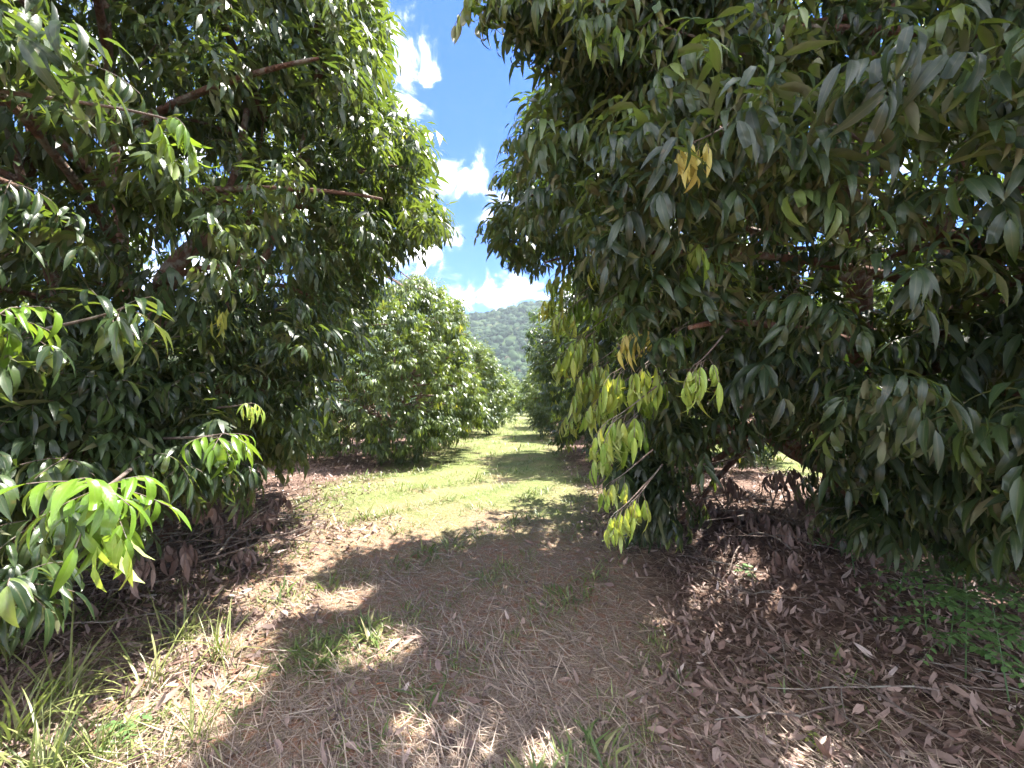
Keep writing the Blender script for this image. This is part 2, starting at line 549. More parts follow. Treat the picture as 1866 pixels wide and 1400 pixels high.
hx, hy = np.meshgrid(np.linspace(-900, 1000, 60), np.linspace(230, 1000, 44))
V = np.stack([hx.ravel(), hy.ravel(), hill_z(hx, hy).ravel()], 1)
ii = np.arange(hx.size).reshape(hx.shape)
T = np.concatenate([np.stack([ii[:-1, :-1], ii[:-1, 1:], ii[1:, 1:]], -1).reshape(-1, 3), np.stack([ii[:-1, :-1], ii[1:, 1:], ii[1:, :-1]], -1).reshape(-1, 3)])
mh = bpy.data.materials.new('forest_floor')
mh.use_nodes = True
t = NT(mh.node_tree)
pb = t.n['Principled BSDF']
geo = t.new('ShaderNodeNewGeometry')
nn = t.new('ShaderNodeTexNoise', {'Vector': geo.outputs['Position'], 'Scale': 0.12, 'Detail': 6.0})
t.l.new(t.ramp(nn.outputs[0], [(0.35, (0.025, 0.045, 0.02)), (0.65, (0.07, 0.10, 0.04))]), pb.inputs['Base Color'])
pb.inputs['Roughness'].default_value = 1.0
pb.inputs['Specular IOR Level'].default_value = 0.0
o = add_mesh('hill', V, T, mh)
o['kind'] = 'structure'

# its forest: thousands of small lumpy crowns
phi = (1 + 5 ** 0.5) / 2
IV = unit(np.array([(-1, phi, 0), (1, phi, 0), (-1, -phi, 0), (1, -phi, 0), (0, -1, phi), (0, 1, phi), (0, -1, -phi), (0, 1, -phi), (phi, 0, -1), (phi, 0, 1), (-phi, 0, -1), (-phi, 0, 1)], float))
IT = np.array([(0, 11, 5), (0, 5, 1), (0, 1, 7), (0, 7, 10), (0, 10, 11), (1, 5, 9), (5, 11, 4), (11, 10, 2), (10, 7, 6), (7, 1, 8), (3, 9, 4), (3, 4, 2), (3, 2, 6), (3, 6, 8), (3, 8, 9), (4, 9, 5), (2, 4, 11), (6, 2, 10), (8, 6, 7), (9, 8, 1)])


def subdiv(V, T):
    cache, V, out = {}, [tuple(v) for v in V], []

    def mid(a, b):
        k = (min(a, b), max(a, b))
        if k not in cache:
            m = unit(np.array(V[a]) + np.array(V[b]))
            V.append(tuple(m))
            cache[k] = len(V) - 1
        return cache[k]
    for a, b, c in T:
        x, y, z = mid(a, b), mid(b, c), mid(c, a)
        out += [(a, x, z), (b, y, x), (c, z, y), (x, y, z)]
    return np.array(V), np.array(out)


SV, ST = subdiv(IV, IT)
r = np.random.default_rng(3)
n = 2900
yy = np.sqrt(r.uniform(280 ** 2, 690 ** 2, n))
pxx = r.uniform(720, 1130, n)
xx = (pxx - 933) / F * yy
rad = r.uniform(2.2, 4.6, n) * np.where(r.random(n) < 0.1, 1.4, 1)
zz = hill_z(xx, yy) + rad * 0.6
bump = 1 + 0.22 * r.normal(0, 1, (n, len(SV)))
V = np.stack([xx, yy, zz], 1)[:, None] + rad[:, None, None] * SV[None] * np.array((1, 1, 0.9)) * bump[:, :, None]
T = ST[None] + (np.arange(n) * len(SV))[:, None, None]
tn = np.clip(r.normal(0.45, 0.2, n) + 0.22 * np.sin(xx * 0.06 + yy * 0.02) * np.sin(yy * 0.05 + 1), 0, 1)
A = np.zeros((n, len(SV), 3))
A[:, :, 2] = tn[:, None]
A[:, :, 0] = 1
mf = bpy.data.materials.new('far_forest')
mf.use_nodes = True
t = NT(mf.node_tree)
pb = t.n['Principled BSDF']
a_ = t.new('ShaderNodeAttribute', attribute_name='leaf')
s_ = t.new('ShaderNodeSeparateXYZ', {0: a_.outputs['Vector']})
geo = t.new('ShaderNodeNewGeometry')
nn = t.new('ShaderNodeTexNoise', {'Vector': geo.outputs['Position'], 'Scale': 0.9, 'Detail': 4.0, 'Roughness': 0.7})
cc = t.ramp(t.math('ADD', s_.outputs[2], t.math('MULTIPLY', t.math('SUBTRACT', nn.outputs[0], 0.5), 0.7), clamp=True),
            [(0, (0.010, 0.023, 0.011)), (0.5, (0.024, 0.046, 0.019)), (0.85, (0.044, 0.070, 0.028)), (1, (0.085, 0.07, 0.042))])
t.l.new(cc, pb.inputs['Base Color'])
pb.inputs['Roughness'].default_value = 0.9
pb.inputs['Specular IOR Level'].default_value = 0.1
o = add_mesh('forest', V.reshape(-1, 3), T.reshape(-1, 3), mf, attr=A.reshape(-1, 3), smooth=False)
o['kind'] = 'stuff'
o['label'] = 'dense green forest covering the distant hillside at the end of the lane'
o['category'] = 'forest'


# ------------------------------------------------------------------ orchard trees
def inside(poly, px, py):
    res = np.zeros(len(px), bool)
    n = len(poly)
    for i in range(n):
        x0, y0 = poly[i]
        x1, y1 = poly[(i + 1) % n]
        c = (y0 > py) != (y1 > py)
        xi = (x1 - x0) * (py - y0) / ((y1 - y0) if y1 != y0 else 1e-9) + x0
        res ^= c & (px < xi)
    return res


def visible_ok(pos, poly, rad):
    """True where a shoot of radius rad stays inside the tree's outline polygon"""
    px, py, dep = project(pos)
    ok = np.ones(len(pos), bool)
    fr = dep > 0.25
    rp = F * rad / np.maximum(dep, 0.25)
    for dx, dy in ((0, 0), (-0.75, 0.0), (0.75, 0.0), (0, -0.5), (0, 0.65)):
        ok &= ~fr | inside(poly, px + dx * rp, py + dy * rp)
    return ok


PROFILE = (np.array([0, 0.12, 0.35, 0.6, 0.8, 0.93, 1.0]), np.array([0.80, 0.95, 1.0, 0.9, 0.68, 0.40, 0.08]))


def make_tree(x, y, H, R, label, seed, z0=0.55, spacing=1.0, dens=34, templ='mid', poly=None, size=1.0, young=0.0, inner=350, near_limbs=True,
              tint0=0.4, extra=(), limit=None, lean=(0, 0), sunlit=(), windows=(), front=0):
    r = np.random.default_rng(seed)
    base = np.array((x, y, float(hgt(x, y)) - 0.03))
    root = empty('orchard_tree', base, label, 'tree', 'orchard trees in rows along the grass lane')
    # lobes of foliage over the crown envelope
    lobes = []
    area = 2 * math.pi * R * (H - z0) * 0.85
    N = int(area / (spacing ** 2))
    for k in range(N):
        tt = min(0.985, ((k + 0.5) / N) ** 0.9)
        az = k * 2.39996 + r.uniform(-0.35, 0.35)
        z = z0 + 0.25 + tt * (H - z0 - 0.35) + r.normal(0, 0.18)
        lr = r.uniform(0.62, 1.0) * spacing
        rr = R * np.interp((z - z0) / (H - z0), *PROFILE) * r.uniform(0.86, 1.1) - 0.55 * lr
        lobes.append((x + lean[0] * z / H + max(0, rr) * math.cos(az), y + lean[1] * z / H + max(0, rr) * math.sin(az), max(z, z0 + 0.2), lr))
    lobes += [tuple(e) for e in extra]
    lobes = np.array(lobes)
    # trunk and limbs
    fork = 0.9 if near_limbs else 0.8
    nl = 7 if near_limbs else 5
    top = base + np.array((0.05, 0.02, fork))
    tw = R / 4.0
    parts = [tube(bezier(base + np.array((0, 0, -0.1)), base + np.array((0.03, -0.02, 0.3)), base + np.array((0.02, 0.03, 0.6)), top, 7),
                  np.linspace(0.27, 0.17, 7) * tw * np.array([1.35, 1.1, 1, 1, 1, 1.0, 1.05]), 10)]
    limbs = []
    for k in range(nl):
        az = 2 * math.pi * k / nl + r.uniform(-0.3, 0.3)
        reach = R * (0.62 if k % 2 else 0.42)
        hz = H * (0.60 if k % 2 else 0.80)
        d = np.array((math.cos(az), math.sin(az), 0))
        j = r.normal(0, 0.22, (2, 3))
        pts = bezier(top - np.array((0, 0, 0.12)), top + d * reach * 0.35 + np.array((0, 0, 0.5)) + j[0], top + d * reach * 0.75 + np.array((0, 0, hz * 0.45)) + j[1],
                     np.array((x, y, hz)) + d * reach, 14)
        limbs.append(pts)
        V, T = tube(pts, np.linspace(0.095, 0.012, 14) * tw, 8)
        if near_limbs:
            add_mesh('limb', V - base, T, M_BARK, root)
        else:
            parts.append((V, T))
    LP = np.vstack([l[3:] for l in limbs])
    lobes = np.vstack([lobes, [(*l[-1], 0.62) for l in limbs]])
    brs = []
    for lx, ly, lz, lr in lobes:
        c = np.array((lx, ly, lz))
        dd = np.linalg.norm(LP - c, axis=1) + 0.8 * np.maximum(0, LP[:, 2] - lz)
        s = LP[dd.argmin()]
        if np.linalg.norm(s - c) < 0.25:
            continue
        out = unit(np.array((lx - x, ly - y, 0.001)))
        V, T = tube(bezier(s, s + (c - s) * 0.35 + np.array((0, 0, 0.25)), c - out * 0.3 + np.array((0, 0, 0.12)), c, 8), np.linspace(0.038, 0.012, 8) * tw, 5)
        brs.append((V, T, c))
    if limit is not None and poly is not None:
        brs = [b for b in brs if visible_ok(b[2][None], poly, 0.1)[0]]
    V, T = join(parts)
    add_mesh('trunk', V - base, T, M_BARK, root)
    # shoots on every lobe
    P, O, TI = [], [], []
    for lx, ly, lz, lr in lobes:
        n = int(dens * lr * lr / (size * size))
        out = unit(np.array((lx - x, ly - y, 0.55 * R * ((lz - z0) / (H - z0) - 0.15))))
        v = unit(r.normal(0, 1, (n * 3, 3)))
        v = v[(v @ out > -0.25) & (v[:, 2] > -0.75)][:n]
        P.append(np.array((lx, ly, lz)) + v * lr * r.uniform(0.72, 1.05, (len(v), 1)) * np.array((1, 1, 0.82)))
        O.append(unit(v + 0.5 * out + np.array((0, 0, 0.25))))
        TI.append(np.full(len(v), np.clip(tint0 + r.normal(0, 0.17), 0.03, 0.9)))
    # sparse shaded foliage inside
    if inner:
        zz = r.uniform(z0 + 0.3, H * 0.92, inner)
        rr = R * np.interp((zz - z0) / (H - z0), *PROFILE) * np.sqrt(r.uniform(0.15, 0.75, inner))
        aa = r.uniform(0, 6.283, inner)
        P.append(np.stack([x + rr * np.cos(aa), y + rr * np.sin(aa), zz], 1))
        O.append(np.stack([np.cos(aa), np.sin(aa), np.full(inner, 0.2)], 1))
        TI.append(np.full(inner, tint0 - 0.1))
    if front:                              # clustered shoots on the lane side of the crown
        nc = front // 7
        a0 = math.atan2(-y, -x)
        ca = a0 + r.uniform(-1.35, 1.35, nc)
        cz = z0 + 0.2 + (H - z0) * r.uniform(0, 1, nc) ** 1.25 * 0.9
        cr = R * np.interp((cz - z0) / (H - z0), *PROFILE) * r.uniform(0.55, 1.0, nc)
        cc_ = np.stack([x + cr * np.cos(ca), y + cr * np.sin(ca), cz], 1)
        P.insert(0, (cc_[:, None] + r.normal(0, 0.2, (nc, 7, 3))).reshape(-1, 3))
        O.insert(0, unit((np.stack([np.cos(ca), np.sin(ca), np.full(nc, 0.15)], 1)[:, None] + r.normal(0, 0.45, (nc, 7, 3))).reshape(-1, 3)))
        TI.insert(0, np.repeat(np.clip(tint0 + r.normal(0, 0.17, nc), 0.03, 0.9), 7))
    P, O, TI = np.vstack(P), np.vstack(O), np.concatenate(TI)
    deep = np.arange(len(P)) >= len(P) - inner
    ok = P[:, 2] > hgt(P[:, 0], P[:, 1]) + 0.25
    ok &= np.linalg.norm(P - np.array((0, 0, CAMH)), axis=1) > 1.75
    if poly is not None:
        ok &= visible_ok(P, poly, 0.26 * size)
    wx, wy, wd_ = project(P)
    for cx_, cy_, rx_, ry_, pr in windows:      # openings between the boughs
        ok &= ~((wd_ > 0.2) & (wd_ < math.hypot(x, y) * 0.86) & (((wx - cx_) / rx_) ** 2 + ((wy - cy_) / ry_) ** 2 < 1) & (r.random(len(P)) < pr))
    for q, wd in sunlit:                       # gaps in the crown through which the sun reaches the lit shoots
        w_ = P - q
        s_ = w_ @ np.array(SUN_DIR)
        ok &= ~((s_ > 0.1) & (np.linalg.norm(w_ - s_[:, None] * np.array(SUN_DIR), axis=1) < wd))
    P, O, TI, deep = P[ok], O[ok], TI[ok], deep[ok]
    brs = [b for b in brs if (np.linalg.norm(P - b[2], axis=1) < 0.6).sum() >= 3]
    if brs:
        V, T = join([b[:2] for b in brs])
        o = add_mesh('branches', V - base, T, M_BARK, root)
        o['kind'] = 'stuff'
    az = np.arctan2(O[:, 1], O[:, 0]) + r.normal(0, 0.35, len(P))
    el = np.arcsin(np.clip(O[:, 2], -1, 1))
    sc = r.uniform(0.8, 1.2, len(P)) * size * np.where(deep, 1.35 / size if templ == 'near' else 1.35, 1.0)
    isy = r.random(len(P)) < young * (O[:, 2] > -0.3)
    if templ == 'near':
        T_ = LEAF_MID
    else:
        T_ = {'mid': LEAF_MID if y < 10 else LEAF_FAR, 'far': LEAF_FAR}[templ]
    m = ~isy
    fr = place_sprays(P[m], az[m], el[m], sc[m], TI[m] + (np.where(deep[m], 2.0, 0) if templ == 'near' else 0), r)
    if templ == 'near':
        d = np.linalg.norm(fr[0] - np.array((0, 0, CAMH)), axis=1)
        cl = (d < 3.1) & (fr[0][:, 1] > 0)
        dq = np.abs(fr[4]) > 1.5
        fr[4] = np.where(dq, fr[4] - 2, fr[4])
        dp = dq & (d > 4.6)
        fr[3] = np.where(dq & ~dp, fr[3] / 1.35, fr[3])
        fa = (dp | (d > 6.3)) & (np.arange(len(d)) % 2 == 0)
        fr[3] = np.where(d > 6.3, fr[3] * 1.25, fr[3])
        cl &= ~dp
        Va, Ta, Aa = leaves_mesh([q[~cl & ~dp & (d <= 6.3)] for q in fr], LEAF_MID, r)
        Vb, Tb, Ab = leaves_mesh([q[fa] for q in fr], LEAF_FAR, r)
        Va, Ta, Aa = np.vstack([Va, Vb]), np.vstack([Ta, Tb + len(Va)]), np.vstack([Aa, Ab])
        if cl.any():
            Vb, Tb, Ab = leaves_mesh([q[cl] for q in fr], LEAF_NEAR, r)
            Va, Ta, Aa = np.vstack([Va, Vb]), np.vstack([Ta, Tb + len(Va)]), np.vstack([Aa, Ab])
        V, T, A = Va, Ta, Aa
    else:
        V, T, A = leaves_mesh(fr, T_, r)
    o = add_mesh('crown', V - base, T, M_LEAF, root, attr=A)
    o['kind'] = 'stuff'
    nt = len(T)
    if isy.any():
        fr = place_sprays(P[isy], az[isy], el[isy], sc[isy] * 0.95, np.clip(r.normal(0.45, 0.3, isy.sum()), 0, 1), r, TASSEL)
        V, T, A = leaves_mesh(fr, T_, r)
        o = add_mesh('young_foliage', V - base, T, M_YOUNG, root, attr=A)
        o['kind'] = 'stuff'
        nt += len(T)
    print('TREE', label[:40], 'lobes', len(lobes), 'shoots', len(P), 'tris', nt)
    return root, base


K_L1 = [(-5000, -5000), (715, -5000), (712, 0), (726, 70), (705, 130), (745, 200), (800, 250), (800, 290), (790, 330), (842, 390), (822, 435), (745, 452), (715, 500), (690, 570), (620, 640),
        (605, 720), (580, 800), (520, 860), (450, 910), (340, 930), (320, 960), (260, 1060), (120, 1070), (60, 1160), (-100, 1200), (-5000, 1400)]
K_R1 = [(6000, -5000), (845, -5000), (845, 0), (862, 70), (1000, 100), (985, 150), (940, 200), (912, 250), (928, 300), (890, 312), (905, 345), (945, 340), (880, 390), (858, 440), (935, 495),
        (965, 525), (1020, 470), (1060, 560), (1010, 620), (1060, 720), (1085, 760), (1070, 820), (1105, 980), (1240, 975), (1280, 830), (1420, 800), (1480, 830), (1480, 1010), (1580, 1020), (1700, 1030),
        (1900, 1090), (6000, 1200)]
K_L2 = [(-500, -500), (640, 400), (690, 515), (760, 492), (815, 520), (855, 555), (862, 640), (885, 700), (905, 760), (850, 800), (795, 812), (790, 838), (520, 858), (-500, 900)]
K_R2 = [(930, 560), (975, 470), (1100, 380), (2500, -500), (2500, 1000), (1120, 860), (1040, 842), (1010, 800), (985, 730), (950, 640)]


def lx(u_, y):
    return u_ + SLOPE * y


SUNLIT = [(at(*q), 0.34 if q[0] > 200 else 0.5) for q in ((185, 880, 1.4), (130, 940, 1.5), (100, 890, 1.4), (410, 780, 2.5), (458, 735, 2.6), (330, 215, 1.75), (60, 60, 1.7), (180, 120, 1.75), (30, 550, 1.6), (250, 905, 1.5))]
SPOTS = [(np.array((*gnd(1190, 1130), 0.05)), 0.2), (np.array((*gnd(1300, 1080), 0.05)), 0.2)] + [(np.array((*gnd(*q), 0.05)), 0.36) for q in ((800, 1310), (960, 1370), (690, 1160), (1400, 1100), (1500, 1360), (620, 1080), (240, 1270), (330, 1200), (120, 1330), (60, 1360), (220, 1380), (400, 1240))]
tL1, bL1 = make_tree(-4.0, 4.5, 7.6, 3.9, 'tall dark orchard tree filling the left edge, its low boughs over a brush heap', 21, templ='near', poly=K_L1, dens=36, size=0.9, front=700, inner=900, young=0.012, z0=0.35, limit=1, sunlit=SUNLIT + SPOTS[-6:], windows=((345, 460, 75, 50, 0.85), (120, 500, 60, 60, 0.6), (560, 110, 30, 40, 0.6)),
                     extra=[(*at(770, 385, 6.0), 0.6), (*at(720, 300, 6.0), 0.7), (*at(700, 200, 5.6), 0.7), (*at(660, 60, 5.4), 0.8), (*at(790, 410, 6.1), 0.4), (*at(690, 130, 5.5), 0.6),
                            (*at(640, 420, 5.6), 0.8), (*at(600, 560, 5.4), 0.7), (*at(60, 900, 2.6), 0.6), (*at(420, 800, 4.2), 0.5), (*at(80, 800, 3.0), 0.6), (*at(520, 700, 5.2), 0.6),
                            (*at(330, 700, 3.4), 0.6), (*at(480, 620, 4.4), 0.7), (*at(200, 730, 2.9), 0.5), (*at(300, 830, 3.4), 0.5), (*at(460, 800, 4.9), 0.5), (*at(560, 640, 5.0), 0.6), (*at(560, 740, 5.2), 0.55), (*at(500, 780, 5.0), 0.5), (*at(430, 690, 4.2), 0.6), (*at(150, 820, 2.5), 0.45), (*at(250, 760, 2.7), 0.5), (*at(380, 840, 3.0), 0.45), (*at(90, 890, 2.1), 0.4), (*at(20, 1000, 1.9), 0.35), (*at(120, 660, 2.8), 0.6), (*at(280, 560, 3.4), 0.7), (*at(640, 320, 5.4), 0.7), (*at(640, 230, 5.2), 0.7), (*at(750, 250, 5.9), 0.5)])
tR1, bR1 = make_tree(3.3, 4.1, 7.0, 3.9, 'dark orchard tree overhanging the right side, bare forked trunk showing between its boughs', 22, templ='near', poly=K_R1, dens=30, size=0.88, front=1350, inner=520, young=0.02, z0=0.5, limit=1, sunlit=SUNLIT + SPOTS, windows=((1550, 335, 60, 60, 0.85), (1770, 395, 80, 40, 0.6), (1380, 885, 105, 65, 0.95), (1420, 340, 40, 35, 0.6), (1075, 640, 85, 75, 0.55), (1130, 705, 75, 55, 0.6), (1150, 605, 50, 40, 0.7), (1265, 680, 55, 45, 0.75), (1115, 785, 60, 60, 0.5), (1250, 290, 60, 50, 0.7)),
                     extra=[(*at(990, 420, 5.2), 0.6), (*at(930, 430, 5.4), 0.45), (*at(1010, 270, 4.6), 0.7), (*at(1060, 160, 4.0), 0.7), (*at(1120, 300, 4.4), 0.7), (*at(940, 20, 2.2), 0.4),
                            (*at(1120, 560, 4.4), 0.6), (*at(1170, 640, 3.9), 0.6), (*at(1150, 760, 3.6), 0.55), (*at(1160, 880, 3.6), 0.5), (*at(1190, 930, 3.7), 0.45), (*at(1080, 30, 2.0), 0.5), (*at(1300, 40, 1.9), 0.5),
                            (*at(1250, 640, 3.4), 0.5), (*at(1320, 580, 3.3), 0.5), (*at(1340, 700, 3.4), 0.5), (*at(1420, 640, 3.2), 0.5), (*at(1430, 730, 3.2), 0.45), (*at(1500, 660, 3.1), 0.5), (*at(1520, 760, 3.1), 0.5), (*at(1580, 700, 3.0), 0.5), (*at(1600, 860, 3.0), 0.5), (*at(1520, 880, 3.1), 0.45), (*at(1680, 640, 2.9), 0.5), (*at(1700, 820, 2.9), 0.5), (*at(1790, 700, 2.9), 0.5), (*at(1800, 900, 2.9), 0.5), (*at(1860, 560, 2.8), 0.5), (*at(1280, 450, 3.2), 0.5), (*at(1400, 400, 3.0), 0.5), (*at(1240, 760, 3.6), 0.5), (*at(1330, 790, 3.7), 0.4), (*at(1650, 450, 2.9), 0.45), (*at(1840, 300, 2.7), 0.5), (*at(1680, 220, 2.7), 0.5), (*at(1500, 150, 2.7), 0.5), (*at(1140, 820, 3.5), 0.5), (*at(1200, 860, 3.8), 0.5), (*at(1130, 700, 3.8), 0.55), (*at(1200, 740, 3.8), 0.55), (*at(1170, 940, 3.5), 0.4), (*at(1220, 960, 3.9), 0.4), (*at(1240, 560, 3.8), 0.6), (*at(1280, 700, 3.6), 0.55), (*at(1390, 640, 3.96), 0.55), (*at(1400, 500, 3.84), 0.5), (*at(1480, 740, 3.60), 0.5), (*at(1560, 800, 3.48), 0.5), (*at(1640, 880, 3.36), 0.5),
                            (*at(1650, 740, 3.36), 0.55), (*at(1760, 800, 3.24), 0.5), (*at(1790, 920, 3.24), 0.45), (*at(1840, 700, 3.12), 0.5), (*at(1560, 620, 3.60), 0.5), (*at(1720, 560, 3.36), 0.5), (*at(1840, 480, 3.12), 0.5),
                            (*at(1500, 860, 3.48), 0.5), (*at(1590, 960, 3.12), 0.45), (*at(1680, 990, 3.00), 0.45), (*at(1450, 600, 3.60), 0.5), (*at(1480, 480, 3.12), 0.45), (*at(1620, 480, 3.00), 0.45), (*at(1330, 780, 4.4), 0.45), (*at(1230, 820, 4.0), 0.5), (*at(1550, 900, 4.0), 0.5), (*at(1700, 920, 3.4), 0.5), (*at(1310, 370, 3.2), 0.5), (*at(1200, 430, 4.0), 0.6)])
make_tree(lx(-5.0, 14.0), 14.0, 6.5, 3.9, 'sunlit bushy orchard tree, second along the left row, skirt brushing the litter', 23, poly=K_L2, size=1.15, young=0.17, extra=[(*at(px_, py_, Y_), 0.8) for px_, py_, Y_ in ((570, 760, 11.8), (640, 780, 11.6), (710, 770, 11.8), (770, 760, 12.2), (600, 680, 11.2), (690, 680, 11.4), (780, 680, 12), (820, 740, 13), (660, 570, 11.8), (740, 540, 12.5), (800, 590, 12.8), (600, 590, 11.5), (840, 690, 13.5), (540, 620, 12.5), (550, 700, 12), (520, 770, 12.5), (600, 805, 11.5), (680, 812, 11.6), (760, 800, 12), (560, 800, 12))], dens=22, tint0=0.72, z0=0.15)  # raised leaf tint puts the sunlight on this tree into its colour
make_tree(lx(3.6, 12.8), 12.8, 6.6, 3.8, 'orchard tree dotted with yellow new growth, second along the right row', 24, poly=K_R2, size=1.15, young=0.3, dens=22, z0=0.2)
rows = [(-5.0, 23.5, 'third orchard tree along the left row, rounded and sunlit'), (-5.0, 32.0, 'fourth orchard tree along the left row, partly hidden'), (-4.9, 41, 'fifth orchard tree along the left row, far down the lane'),
        (-4.9, 50, 'sixth orchard tree along the left row, near the lane end'),
        (3.4, 21.5, 'third orchard tree along the right row with pale new tips'), (3.4, 30.5, 'fourth orchard tree along the right row, mostly hidden'), (3.4, 39.5, 'fifth orchard tree along the right row, far down the lane'),
        (3.3, 48.5, 'sixth orchard tree along the right row, near the lane end'),
        (-3.6, 66, 'orchard tree closing the lane end on its left'), (0.2, 70, 'orchard tree closing the far end of the lane in the middle'), (3.2, 64, 'orchard tree closing the lane end on its right'),
        (13.2, 7.5, 'bright orchard tree of the next row seen through gaps in the right tree'), (13.2, 16.5, 'orchard tree of the next row behind the litter heap on the right'), (13.0, 25.5, 'orchard tree of the next row far back on the right'),
        (-14.4, 10.0, 'orchard tree of the next row seen low through the left boughs'), (-14.4, 19.0, 'orchard tree of the next row behind the second left tree')]
for i, (u_, y_, lab) in enumerate(rows):
    far = y_ > 28 and abs(u_) < 6
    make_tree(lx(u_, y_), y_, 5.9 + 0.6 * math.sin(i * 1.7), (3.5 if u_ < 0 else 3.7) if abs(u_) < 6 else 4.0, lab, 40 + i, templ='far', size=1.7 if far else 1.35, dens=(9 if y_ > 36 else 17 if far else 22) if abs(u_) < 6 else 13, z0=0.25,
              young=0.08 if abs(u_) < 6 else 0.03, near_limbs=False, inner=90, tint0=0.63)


def limb(tree, base, pts, r0, r1):
    pts = np.array(pts, float)
    t_ = np.linspace(0, len(pts) - 1, 16)
    sm = np.stack([np.interp(t_, range(len(pts)), pts[:, k]) for k in range(3)], 1)
    for _ in range(2):
        sm[1:-1] = 0.25 * sm[:-2] + 0.5 * sm[1:-1] + 0.25 * sm[2:]
    V, T = tube(sm, np.linspace(r0, r1, 16), 9)
    add_mesh('limb', V - base, T, M_BARK, tree)


limb(tR1, bR1, [bR1 + np.array((0, 0, 0.7)), at(1575, 560, 3.95), at(1550, 400, 3.85), at(1545, 335, 3.8), at(1515, 270, 3.7), at(1480, 200, 3.4), at(1440, 60, 3.2), at(1400, -80, 3.0)], 0.14, 0.03)
limb(tR1, bR1, [at(1546, 335, 3.8), at(1570, 270, 3.9), at(1590, 120, 4.1), at(1600, -60, 4.2), at(1620, -200, 4.3)], 0.09, 0.03)
limb(tR1, bR1, [at(1480, 200, 3.4), at(1270, 192, 3.1), at(1190, 225, 3.0), at(1110, 280, 2.95)], 0.035, 0.012)
limb(tL1, bL1, [bL1 + np.array((0, 0, 0.8)), at(290, 560, 4.3), at(305, 487, 4.3), at(385, 425, 4.5), at(430, 330, 4.8), at(450, 200, 5.0)], 0.13, 0.03)


# ------------------------------------------------------------------ boughs close to the camera, leaf by leaf
def mesh_of(name, V, T, A, mat):
    o = add_mesh(name, V, T, mat, attr=A)
    me = o.data
    bpy.data.objects.remove(o)
    return me


HERO_T = [leaf_template([0.06, 0.18, 0.34, 0.52, 0.7, 0.86], w_, d, fold=f, wave=wv, cols=2) for w_, d, f, wv in
          ((0.235, 0.45, 0.35, 0.10), (0.21, 1.1, 0.3, 0.16), (0.245, 1.5, 0.42, 0.08), (0.20, 0.7, 0.5, 0.2), (0.225, 2.2, 0.35, 0.12))]
_cache = {}


def hero_mesh(mat, k):
    key = (mat.name, k)
    if key not in _cache:
        V, T, U = HERO_T[k]
        A = np.zeros((len(V), 3))
        A[:, :2] = U
        A[:, 2] = 0.5
        _cache[key] = mesh_of('leaf', V, T, A, mat)
    return _cache[key]


M_BRIGHT = leaf_material('fresh_sunlit_leaf', [(0, (0.06, 0.13, 0.018)), (0.5, (0.10, 0.19, 0.02)), (1, (0.17, 0.26, 0.03))], (0.16, 0.22, 0.06), ((0.24, 0.45, 0.03), (0.42, 0.55, 0.04)), rough=0.33, tmix=0.3)  # fresh shoots; also sunlit mature leaves, the sun put into a brighter green
M_HERO = leaf_material('mature_leaf', G, (0.12, 0.122, 0.06), ((0.14, 0.26, 0.03), (0.34, 0.44, 0.04)), spread=0.7, rough=0.3, tmix=0.2)


def leaf_obj(parent, base, P, D, N, L, mat, r):
    D = unit(D)
    N = unit(N - D * np.dot(N, D))
    Y = np.cross(N, D)
    o = bpy.data.objects.new('leaf', hero_mesh(mat, int(r.integers(0, len(HERO_T)))))
    COL.objects.link(o)
    M = Matrix(((D[0] * L, Y[0] * L, N[0] * L, P[0] - base[0]), (D[1] * L, Y[1] * L, N[1] * L, P[1] - base[1]), (D[2] * L, Y[2] * L, N[2] * L, P[2] - base[2]), (0, 0, 0, 1)))
    o.parent = parent
    o.matrix_local = M
    return o


def bough(tree, base, px, py, Y, az, el, mat, scale=1.0, nr=6, pairs=2, down=0.55, back=0.9, seed=0, name='bough', label=None, spread=0.9, rise=0.0, tube_mat=None, joined=False, rad=0.011):
    """a leafy shoot whose tip stands at the given point: twig and rachises one mesh, each leaf its own"""
    r = np.random.default_rng(5000 + seed)
    tip = at(px, py, Y)
    P, D, N, L, R = spray_frames(el, down, nr, pairs, scale, 7000 + seed, spread)
    rz = rotz(np.array([az]))[0]
    P, D, N = tip + P @ rz.T, D @ rz.T, N @ rz.T
    t = rz @ np.array((math.cos(el), 0, math.sin(el)))
    b = tip - t * back * 0.5 - np.array((math.cos(az), math.sin(az), rise)) * back * 0.5
    parts = [tube(bezier(b, b + (tip - b) * 0.3, tip - t * back * 0.3, tip, 9), np.linspace(rad, rad * 0.36, 9) * max(1, scale), 6)]
    for q in R:
        parts.append(tube(tip + q @ rz.T, 0.0019 * scale, 4))
    V, T = join(parts)
    o = add_mesh(name, V - base, T, tube_mat or M_TWIG, tree)
    if label:
        o['label'] = label
    if joined:
        V, T, A = leaves_mesh([P - base, D, N, L, np.clip(r.normal(0.45, 0.3, len(P)), 0, 1)], HERO_T if Y < 3 else LEAF_NEAR, r)
        q = add_mesh('foliage', V, T, mat, o, attr=A)
        q['kind'] = 'stuff'
    else:
        for i in range(len(P)):
            leaf_obj(o, base, P[i], D[i], N[i], L[i], mat, r)
    return o


pi = math.pi
